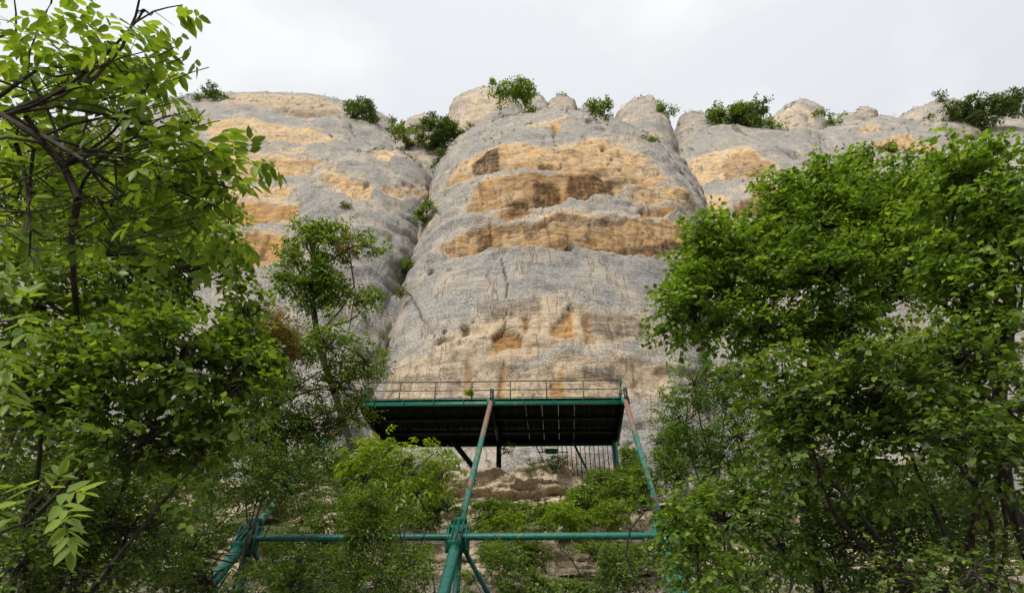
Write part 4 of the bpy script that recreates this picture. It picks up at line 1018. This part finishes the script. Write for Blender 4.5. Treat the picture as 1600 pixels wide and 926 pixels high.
# dark thicket, lower left
thick = [('dark leafy thicket under the round-leaved tree at the bottom left corner', [E(60, 800, 8.5, 120, 100), E(180, 860, 8.5, 120, 80)], 21), ('dark bush half hiding the left strut joint', [E(300, 860, 10.5, 110, 70), E(330, 910, 9.5, 90, 40)], 22),
         ('dark bush in the shade above the left end of the cross beam', [E(330, 740, 15, 110, 60), E(450, 760, 16, 90, 55)], 23), ('shaded bush below the left cross beam', [E(470, 890, 15, 80, 60), E(560, 900, 14, 60, 40)], 24),
         ('bush with dim leaves beneath the low walnut sprig', [E(200, 830, 7.5, 120, 60), E(130, 900, 7, 90, 40)], 25)]
thick += [('leafy bush low at the left edge beneath the bright sprig', [E(30, 880, 6.5, 90, 60), E(110, 820, 7.5, 90, 60)], 20), ('large dim bush at the bottom right between the trunks', [E(1480, 600, 12, 130, 80), E(1500, 720, 11, 150, 90), E(1350, 850, 11, 150, 80), E(1500, 860, 10, 150, 70)], 37), ('deep green bush far back at the left below the beech', [E(80, 720, 16, 140, 70), E(200, 760, 17, 110, 60)], 26), ('deep green bush behind the left strut below the oak', [E(300, 690, 20, 90, 50), E(400, 740, 20, 80, 50), E(480, 720, 21, 60, 40)], 27), ('dim bush behind the left end of the cross beam', [E(470, 870, 22.5, 90, 45), E(520, 810, 22.5, 60, 35)], 28),
          ('shaded bush at the bottom between the left strut and the middle shrubs', [E(450, 915, 12, 110, 30)], 29), ('dark bush behind the left thicket', [E(80, 880, 12, 140, 60), E(240, 800, 13, 100, 60)], 30),
          ('deep green bush far back behind the acacia', [E(1180, 760, 20, 110, 50), E(1120, 800, 16, 80, 40)], 34), ('dark bush far back behind the lower elm', [E(1380, 780, 14, 150, 60), E(1540, 800, 13, 110, 70)], 35), ('dark bush behind the hazel bush', [E(1080, 900, 13, 110, 45), E(1200, 890, 12, 100, 50)], 36)]
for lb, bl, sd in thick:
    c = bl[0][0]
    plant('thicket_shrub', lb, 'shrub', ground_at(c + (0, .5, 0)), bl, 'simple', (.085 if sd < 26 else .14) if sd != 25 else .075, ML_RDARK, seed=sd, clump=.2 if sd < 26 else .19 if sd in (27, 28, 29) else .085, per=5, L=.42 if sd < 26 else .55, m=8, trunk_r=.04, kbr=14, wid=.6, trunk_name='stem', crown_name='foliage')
# tree left of the rider panel
plant('field_maple', 'slender maple rising against the grey cliff left of the platform', 'tree', ground_at(A(575, 810, 19.5)),
      [E(480, 370, 20, 32, 30), E(520, 375, 20, 38, 26), E(455, 400, 20, 26, 26), E(500, 420, 20, 50, 32), E(500, 460, 20, 62, 30), E(570, 385, 20, 32, 16), E(575, 470, 20, 42, 18), E(450, 440, 20, 32, 30)],
      'simple', .11, ML_MAPLE, seed=31, clump=.26, per=6, L=.5, m=8, trunk_r=.13, kbr=24, wid=.75, branch_r=.02, fill=.3, mine=.3,
      trunk_pts=[ground_at(A(575, 810, 19.5)), A(556, 720, 19.5), A(525, 620, 19.6), A(498, 540, 19.8), A(488, 470, 20), A(490, 420, 20), A(488, 380, 20)])
plant('oak_tree', 'spreading tree with fine dark branches just left of the platform railing', 'tree', ground_at(A(285, 880, 17)),
      [E(440, 545, 17.5, 60, 45), E(510, 540, 17.5, 65, 38), E(570, 565, 17.5, 40, 42), E(430, 600, 17, 70, 40), E(530, 605, 17.5, 60, 35), E(480, 660, 17, 90, 40), E(550, 650, 17.5, 45, 28), E(400, 680, 16.5, 70, 50), E(420, 530, 17, 45, 30)],
      'simple', .10, ML_MAPLE, seed=32, clump=.26, per=5, L=.5, m=8, trunk_r=.075, kbr=40, wid=.62, hue=-.02, branch_r=.022, mine=.3,
      trunk_pts=[ground_at(A(285, 880, 17)), A(312, 780, 17), A(345, 715, 17), A(366, 670, 17), A(380, 640, 17)],
      limbs=[(pl(16.9, (372, 690), (390, 665), (420, 640), (470, 615), (520, 600)), .06), (pl(16.9, (370, 680), (378, 640), (395, 600), (410, 560)), .05), (pl(16.9, (375, 700), (420, 690), (470, 672), (520, 668)), .05), (pl(16.9, (376, 700), (350, 660), (345, 620)), .04)])
plant('rust_leaved_bush', 'bush with rusty brown leaves between the round-leaved tree and the maple', 'shrub', ground_at(A(420, 830, 16)),
      [E(425, 510, 16.2, 45, 26), E(400, 525, 16, 28, 22), E(545, 385, 19.9, 22, 14), E(440, 545, 16.2, 30, 20)], 'simple', .085, ML_RED, seed=33, clump=.45, per=5, L=.4, m=7, trunk_r=.05, kbr=10, wid=.6, trunk_name='stem', crown_name='foliage')
# walnut sapling and shrubs below the platform
plant('walnut_sapling', 'bright yellow-green walnut sapling left of the middle strut under the platform', 'tree', ground_at(A(630, 860, 14)),
      [E(575, 745, 14, 50, 40), E(630, 725, 14, 45, 30), E(690, 745, 14.2, 32, 38), E(610, 700, 14, 28, 20), E(675, 710, 14, 22, 22), E(650, 770, 14, 55, 28), E(560, 790, 13.5, 45, 25)],
      'pinnate', .165, ML_YEL, seed=41, clump=.3, per=2, L=.55, trunk_r=.05, kbr=12, wid=.4, tw_r=.006, nleaf=120)
sh = [('rounded bright shrub hiding the cross beam left of the middle joint', [E(580, 800, 12.5, 62, 40), E(560, 850, 12, 60, 40)], ML_SHRUB, .075, 51, 13),
      ('leafy shrub at the bottom left of the middle strut', [E(640, 880, 12, 55, 55), E(590, 910, 11.5, 60, 35)], ML_SHRUB, .07, 52, 12.5),
      ('yellowish shrub at the foot of the middle strut', [E(668, 850, 13, 28, 40), E(650, 820, 13.5, 25, 22)], ML_YEL, .07, 53, 13.5),
      ('shrub at the bottom right of the middle strut', [E(770, 890, 17, 45, 45), E(740, 905, 16, 30, 35)], ML_SHRUB, .08, 54, 17),
      ('low shrub below the middle of the right cross beam', [E(830, 870, 21, 45, 24), E(800, 850, 21, 40, 22)], ML_SHRUB, .10, 55, 21),
      ('dense shrub beneath the rock ledge beside the middle strut', [E(770, 805, 27, 40, 28), E(810, 800, 27, 40, 20)], ML_SHRUB, .12, 56, 27),
      ('mid green shrub growing over the right end of the rock ledge', [E(930, 760, 29, 40, 30), E(905, 790, 28, 40, 24)], ML_SHRUB, .12, 57, 28.5),
      ('bright shrub above the right cross beam', [E(960, 800, 24, 35, 22), E(890, 815, 25, 40, 16)], ML_YEL, .11, 58, 24.5),
      ('dark shrub under the right end of the cross beam', [E(985, 880, 15, 50, 45), E(940, 905, 15.5, 35, 30)], ML_RDARK, .085, 59, 15),
      ('bushy shrub hiding the foot of the right rear column', [E(975, 720, 28.5, 38, 28), E(995, 755, 27, 40, 30)], ML_SHRUB, .11, 60, 28),
      ('shrub at the left rear column under the platform', [E(600, 715, 29, 30, 22), E(560, 735, 26, 45, 28)], ML_SHRUB, .12, 61, 28),
      ('small pale shrub growing on top of the rock ledge', [E(800, 702, 33.5, 18, 12)], ML_SHRUB, .13, 62, 33.5),
      ('dark tuft hanging from the ledge left of the lamp box', [E(835, 735, 31.2, 10, 14)], ML_DARKSH, .12, 63, 33), ('dark trailing plant on the ledge below the lamp box', [E(868, 722, 31.3, 22, 9)], ML_DARKSH, .12, 64, 33),
      ('little bush at the foot of the pale ledge', [E(850, 800, 29, 22, 16)], ML_SHRUB, .12, 65, 29),
      ('green bush left of the pale rubble patch', [E(720, 830, 20, 30, 25)], ML_SHRUB, .09, 66, 20),
      ('young leafy bush behind the right strut', [E(1030, 740, 22, 40, 40), E(1060, 700, 23, 30, 40)], ML_SHRUB, .10, 67, 22)]
sh += [('wide green shrub on the slope between the middle and right struts', [E(905, 785, 27, 36, 34), E(845, 806, 26, 30, 18), E(765, 800, 27, 24, 14)], ML_SHRUB, .15, 101, 27), ('leafy shrub just above the middle of the right cross beam', [E(795, 822, 23, 34, 20), E(880, 806, 24, 30, 24)], ML_YEL, .13, 102, 23),
       ('mound of green shrub under the middle of the right cross beam', [E(790, 860, 19, 40, 22), E(760, 850, 19, 30, 20)], ML_SHRUB, .11, 103, 19), ('low shrub at the bottom edge below the bare patch', [E(850, 915, 17, 70, 22), E(920, 915, 17, 40, 18)], ML_SHRUB, .10, 104, 17),
       ('green bush below the right part of the cross beam', [E(930, 865, 20, 40, 22), E(970, 850, 18, 35, 25)], ML_SHRUB, .11, 105, 20), ('shrub between the sapling and the rock ledge', [E(690, 790, 22, 35, 30), E(650, 800, 22, 40, 26)], ML_SHRUB, .12, 106, 22),
       ('bush behind the walnut sapling against the cliff foot', [E(560, 720, 27, 50, 30), E(640, 740, 27, 50, 28)], ML_SHRUB, .15, 107, 27), ('bush right of the rear column above the cross beam', [E(980, 770, 25, 45, 28), E(940, 745, 28, 26, 18)], ML_SHRUB, .13, 108, 25)]
for lb, bl, mt, lf, sd, dep in sh:
    c = bl[0][0]; base = ground_at(c) if sd not in (62, 63, 64) else c - (0, 0, bl[0][1][2])
    plant('shrub', lb, 'shrub', base, bl, 'simple', lf, mt, seed=sd, clump=.36, per=5, L=max(.36, lf * 3.6), m=8, trunk_r=.03, kbr=10, wid=.6, trunk_name='stem', crown_name='foliage', branch_r=.012, tw_r=.004 * dep / 15)
# ------------------------------------------------------------------ right side
plant('elm_tree', 'large bright elm on the right whose crown overlaps the cliff beside the ochre bands', 'tree', ground_at(A(1250, 900, 9.6)),
      [E(1340, 310, 10.2, 110, 60), E(1420, 315, 10.2, 90, 60), E(1245, 335, 10.2, 75, 65), E(1160, 375, 10, 60, 45), E(1300, 350, 10, 110, 55), E(1110, 395, 9.8, 70, 50), E(1400, 380, 9.8, 110, 60), E(1170, 420, 9.6, 100, 50), E(1290, 430, 9.3, 110, 60),
       E(1090, 480, 9.4, 75, 75), E(1190, 510, 9.2, 100, 50), E(1310, 520, 9.2, 90, 50), E(1400, 465, 9.5, 70, 40)],
      'simple', .115, ML_RIGHT, seed=71, clump=.26, per=5, L=.5, m=9, trunk_r=.12, nleaf=300, wid=.62, kbr=24, droop=.2, hue=.03, up=.3,
      trunk_pts=[ground_at(A(1250, 900, 11)), A(1255, 780, 11), A(1262, 660, 10.8), A(1270, 560, 10.4), A(1290, 470, 9.7), A(1310, 400, 9.9)])
plant('lime_tree', 'tall tree at the right edge with pale young leaves on top', 'tree', ground_at(A(1580, 900, 8)),
      [E(1560, 275, 8.2, 70, 60), E(1510, 300, 8.2, 55, 50), E(1590, 330, 8, 80, 60), E(1530, 380, 8, 80, 50), E(1600, 440, 7.8, 60, 50), E(1510, 470, 8, 70, 55), E(1580, 540, 7.8, 60, 50), E(1440, 400, 8.6, 50, 50), E(1490, 275, 8.3, 30, 25), E(1470, 420, 8.1, 50, 40), E(1510, 265, 8.4, 35, 15)],
      'simple', .115, ML_RIGHT, seed=72, clump=.24, per=5, L=.48, m=9, trunk_r=.11, nleaf=300, wid=.68, kbr=20, droop=.2, hue=.10, up=.3,
      trunk_pts=[ground_at(A(1580, 900, 10)), A(1572, 760, 9.6), A(1560, 640, 9), A(1568, 540, 8), A(1580, 460, 8), A(1560, 380, 8.1)],
      limbs=[(pl(8.6, (1560, 600), (1530, 520), (1500, 440)), .05), (pl(8.5, (1565, 560), (1590, 500), (1605, 420)), .05), (pl(8.9, (1560, 640), (1500, 560), (1460, 500)), .04)])
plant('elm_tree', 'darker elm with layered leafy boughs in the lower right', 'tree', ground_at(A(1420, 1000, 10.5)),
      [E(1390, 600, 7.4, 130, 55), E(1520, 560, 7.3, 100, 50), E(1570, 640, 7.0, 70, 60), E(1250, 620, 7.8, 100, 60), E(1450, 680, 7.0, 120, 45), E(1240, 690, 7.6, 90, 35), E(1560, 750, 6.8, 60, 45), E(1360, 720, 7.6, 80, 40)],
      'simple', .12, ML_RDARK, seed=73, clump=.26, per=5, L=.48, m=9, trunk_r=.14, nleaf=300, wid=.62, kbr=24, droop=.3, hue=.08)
plant('acacia_tree', 'fine-leaved dark green tree right of the platform railing', 'tree', ground_at(A(1130, 860, 18)),
      [E(1085, 600, 18.5, 60, 45), E(1150, 590, 18.2, 60, 55), E(1070, 660, 18, 60, 50), E(1150, 680, 18, 75, 55), E(1210, 640, 17.8, 50, 60), E(1030, 690, 18.5, 40, 28), E(1110, 735, 18, 60, 35)],
      'simple', .10, ML_RIGHT, seed=74, clump=.15, per=6, L=.48, m=10, trunk_r=.1, kbr=26, wid=.5, hue=-.12)
plant('hazel_bush', 'leafy bush with drooping pale tipped twigs over the right strut joint', 'shrub', ground_at(A(1130, 960, 9)),
      [E(1060, 800, 9.3, 60, 35), E(1040, 835, 9.5, 45, 40), E(1065, 850, 10.5, 50, 50), E(1120, 870, 10.5, 50, 40), E(1130, 810, 9.2, 75, 45), E(1010, 795, 9.6, 50, 25), E(1180, 780, 9, 70, 40), E(1090, 860, 9.2, 65, 28), E(1220, 850, 9, 70, 40), E(1150, 900, 8.6, 80, 35)],
      'simple', .125, ML_RIGHT, seed=75, clump=.22, per=4, L=.5, m=8, trunk_r=.05, nleaf=300, wid=.55, kbr=14, droop=.35, hue=.0, trunk_name='stem', crown_name='foliage')
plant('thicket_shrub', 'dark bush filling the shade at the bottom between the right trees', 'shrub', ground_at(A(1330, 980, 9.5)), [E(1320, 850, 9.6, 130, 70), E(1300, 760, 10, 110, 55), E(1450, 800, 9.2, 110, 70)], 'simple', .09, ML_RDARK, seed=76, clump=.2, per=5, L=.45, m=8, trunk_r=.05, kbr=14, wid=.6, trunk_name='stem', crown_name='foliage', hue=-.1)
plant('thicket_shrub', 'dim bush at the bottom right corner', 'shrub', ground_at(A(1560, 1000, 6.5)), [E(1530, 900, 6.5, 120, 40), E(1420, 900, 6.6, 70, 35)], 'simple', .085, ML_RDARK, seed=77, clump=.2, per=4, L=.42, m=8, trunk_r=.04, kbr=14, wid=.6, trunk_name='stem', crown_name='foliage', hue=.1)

# ------------------------------------------------------------------ plants on the cliff
def on_cliff(px, py, fb=60):
    h = hit(px, py)
    return np.array(h[1]) if h[1] is not None else A(px, py, fb)
cl = [('cliff_bush', 'dark rounded bush on the left cliff shoulder below the summit', (562, 188), [(562, 178, 28, 22), (570, 203, 20, 16)], ML_DARKSH, 81), ('cliff_bush', 'light green bush at the top of the gully between two dark bushes', (630, 208), [(625, 206, 24, 19), (648, 216, 22, 14), (668, 226, 16, 8)], ML_SHRUB, 82),
      ('cliff_tree', 'small dark tree in the gully beside the middle buttress', (690, 240), [(684, 205, 28, 26), (705, 212, 18, 18), (690, 228, 16, 14)], ML_DARKSH, 83), ('cliff_bush', 'airy bush standing on the skyline between the summit knobs', (806, 158), [(798, 140, 28, 14), (826, 144, 20, 12)], ML_MAPLE, 84),
      ('cliff_bush', 'low green bush on the skyline left of the tall right knob', (945, 176), [(930, 168, 18, 8), (950, 172, 12, 9)], ML_SHRUB, 85), ('cliff_bush', 'small bush on the skyline right of the tall right knob', (1036, 178), [(1036, 173, 16, 8)], ML_SHRUB, 86),
      ('cliff_bush', 'wide green bush with thin sprigs on the right skyline', (1160, 195), [(1150, 184, 42, 16), (1195, 200, 22, 12), (1120, 176, 14, 14)], ML_SHRUB, 87), ('cliff_bush', 'thin twiggy bush rising behind the wide skyline bush', (1182, 185), [(1182, 170, 16, 12)], ML_DARKSH, 88),
      ('cliff_bush', 'broad dark bush sloping down the far right ridge', (1510, 190), [(1510, 185, 45, 18), (1550, 168, 40, 14), (1590, 158, 24, 12)], ML_DARKSH, 89), ('cliff_bush', 'bush on the skyline above the walnut twigs', (330, 155), [(335, 150, 22, 11), (312, 160, 16, 10)], ML_DARKSH, 90),
      ('cliff_bush', 'bush rooted in the gully above the maple', (632, 430), [(634, 425, 18, 17), (622, 440, 14, 12)], ML_SHRUB, 91), ('cliff_bush', 'small bush in the crevice halfway up the gully', (667, 338), [(668, 332, 13, 15), (660, 345, 8, 8)], ML_SHRUB, 92),
      ('cliff_bush', 'low scrub filling the head of the gully beneath the small dark tree', (694, 246), [(694, 246, 10, 18), (688, 262, 6, 12)], ML_DARKSH, 110), ('cliff_bush', 'scrub in the notch between the middle buttress and the right buttress', (1024, 222), [(1022, 220, 14, 6)], ML_SHRUB, 111), ('cliff_bush', 'bush trailing down the right edge of the tall left summit block', (830, 178), [(828, 172, 12, 6), (740, 208, 16, 5)], ML_GRASS, 112),
      ('cliff_bush', 'tiny tuft of leaves on the far right skyline rock', (1472, 160), [(1472, 155, 7, 4)], ML_DARKSH, 93), ('cliff_bush', 'green tuft on the slope beside the strata knob', (1270, 182), [(1270, 178, 12, 6), (1300, 190, 18, 4)], ML_SHRUB, 94),
      ('grass_tuft', 'dry grass tuft on the left cliff face above the maple', (543, 325), [(543, 324, 10, 5)], ML_GRASS, 95), ('grass_tuft', 'grass at the lip of the left shoulder under the light bush', (660, 232), [(640, 226, 30, 6)], ML_GRASS, 96),
      ('grass_tuft', 'strip of grass under the ochre scar on the far right face', (1385, 238), [(1385, 235, 24, 4)], ML_GRASS, 97), ('grass_tuft', 'grass hanging in the gully below the middle bush', (642, 462), [(630, 452, 8, 8)], ML_GRASS, 98),
      ('grass_tuft', 'small weed growing on the edge of the platform deck', (733, 618), [(733, 614, 2, 4)], ML_YEL, 99), ('grass_tuft', 'grass below the dark bush on the left shoulder', (572, 225), [(560, 235, 16, 6), (548, 240, 10, 4)], ML_GRASS, 100)]
for nm, lb, bp, bl, mt, sd in cl:
    p = on_cliff(*bp) if sd != 99 else atY(bp[0], bp[1], 28.95); dep = p[1] * cT + p[2] * sT; p = p * (1 - .4 / dep)
    bb = [E(x, y, dep - .3 - .02 * ry, rx * 1.25 + 1, ry * 1.25 + 1) for x, y, rx, ry in bl]; k = dep / F_PX
    plant(nm, lb, 'grass' if nm == 'grass_tuft' else 'tree' if nm == 'cliff_tree' else 'bush', p, bb, 'simple', (3.5 if sd == 99 else 5.0) * k, mt, seed=sd, clump=.36, per=5, L=(5 if sd == 99 else 12) * k, m=7, trunk_r=1.2 * k, kbr=14, wid=.5, trunk_name='stem', crown_name='foliage', branch_r=.45 * k, tw_r=.12 * k, mine=.25, up=.6 if nm == 'grass_tuft' else .3, fill=.4)

# thin grass and seedlings along the rim and on the ledges
r = np.random.default_rng(19); O = []
for l in LOBES:
    x, y, d = proj(l.V); up_ = l.N[:, 2] + .25 * fbm(l.V / 3, 2)
    vis = (x > -20) & (x < 1620) & (y > 120) & (y < 330) & (up_ > .50) & (fbm(l.V / 4 + 77, 2) > .08) & (l.N[:, 1] < -.12)
    k = np.where(vis)[0]; O.append(l.V[r.choice(k, min(len(k), 40 if l.name == 'rock_knob' else 130), False)] if len(k) else np.zeros((0, 3)))
O = np.concatenate(O); sc = r.uniform(.25, .7, len(O)) * (1 + 1.0 * (r.random(len(O)) < .12))
TW, P, DD, N, SZ = sprays(O, r.normal(0, .45, (len(O), 3)) + (0, -.3, .9), sc, .30, 7, r, droop=.3)
V, T = place(leaf_tpl_small(.35), P, DD, N, SZ)
o = mesh_obj('rim_grass', V, T, ML_GRASS, None, False, dict(rnd=np.repeat(np.clip(r.normal(.35, .2, len(P)), 0, 1), 5)))
tag(o, 'thin grass and weeds along the cliff rim and ledges', 'grass', kind='stuff')

# ------------------------------------------------------------------ ground cover on the slope
r = np.random.default_rng(9)
n = 3800
gx_, gy_ = r.uniform(-16, 18, n), r.uniform(13, 33, n)
dens = fbm(np.stack([gx_ / 2.5, gy_ / 2.5, gx_ * 0], 1), 3)
k = (dens > -.15) & ~((np.abs(gx_ - 2.6 - (gy_ - 22) * .1) < 2.2) & (np.abs(gy_ - 22.5) < 2.2) & (dens < .45)); gx_, gy_ = gx_[k], gy_[k]
O = np.stack([gx_, gy_, gz(gx_, gy_) + .02], 1)
D = r.normal(0, .5, (len(O), 3)) + UP * 1.1
TW, P, DD, N, SZ = sprays(O, D, r.uniform(.3, .8, len(O)), .14, 7, r)
V, T = place(leaf_tpl_small(.55), P, DD, N, SZ)
o = mesh_obj('ground_cover', V, T, ML_SHRUB, None, False, dict(rnd=np.repeat(np.clip(r.normal(.5, .25, len(P)), 0, 1), 5)))
tag(o, 'low leafy ground cover spread over the slope under the platform', 'undergrowth', kind='stuff')
# plants in the joints of the ledge
n = 420
ix = r.uniform(-9, 12, n); iz = r.uniform(8, 12.3, n); kk = fbm(np.stack([ix / 1.2, iz / .6, ix * 0], 1), 2) > .1; ix, iz = ix[kk], iz[kk]
O = np.stack([ix, 30.5 - (12.1 - iz) * .5, iz], 1)
TW, P, DD, N, SZ = sprays(O, r.normal(0, .6, (len(O), 3)) + (0, -.8, .1), r.uniform(.2, .5, len(O)), .10, 7, r, droop=.5)
V, T = place(leaf_tpl_small(.55), P, DD, N, SZ)
o = mesh_obj('ledge_weeds', V, T, ML_DARKSH, None, False, dict(rnd=np.repeat(np.clip(r.normal(.5, .25, len(P)), 0, 1), 5)))
tag(o, 'small dark weeds growing from the joints of the pale ledge', 'weeds', kind='stuff')
# rubble
bmv, bmt = [], []; n0 = 0
ico_v = nrm(np.array([(-1, 1.618, 0), (1, 1.618, 0), (-1, -1.618, 0), (1, -1.618, 0), (0, -1, 1.618), (0, 1, 1.618), (0, -1, -1.618), (0, 1, -1.618), (1.618, 0, -1), (1.618, 0, 1), (-1.618, 0, -1), (-1.618, 0, 1)], float))
ico_t = np.array([(0, 11, 5), (0, 5, 1), (0, 1, 7), (0, 7, 10), (0, 10, 11), (1, 5, 9), (5, 11, 4), (11, 10, 2), (10, 7, 6), (7, 1, 8), (3, 9, 4), (3, 4, 2), (3, 2, 6), (3, 6, 8), (3, 8, 9), (4, 9, 5), (2, 4, 11), (6, 2, 10), (8, 6, 7), (9, 8, 1)])
n = 800; rx_, ry_ = r.normal(2.8, 2.6, n), r.normal(23, 2.6, n)
sz = r.uniform(.03, .11, n) * (1 + 1.5 * (r.random(n) < .06))
Vr = ico_v[None] * sz[:, None, None] * r.uniform(.6, 1.3, (n, 12, 1)) * (1.2, 1.1, .6) + np.stack([rx_, ry_, gz(rx_, ry_) + .02], 1)[:, None]
Tr = ico_t[None] + (np.arange(n) * 12)[:, None, None]
nn = n * 12
o = mesh_obj('rubble', Vr.reshape(-1, 3), Tr.reshape(-1, 3), M_ROCK, None, False, dict(ochre=np.full(nn, .8), buff=np.ones(nn), deep=np.zeros(nn), streak=np.repeat(r.uniform(0, .6, n), 12), dirt_shade=np.repeat(r.uniform(0, .35, n), 12), moss_shade=np.zeros(nn)))
tag(o, 'pale limestone rubble on the bare patch of slope', 'rubble', kind='stuff')
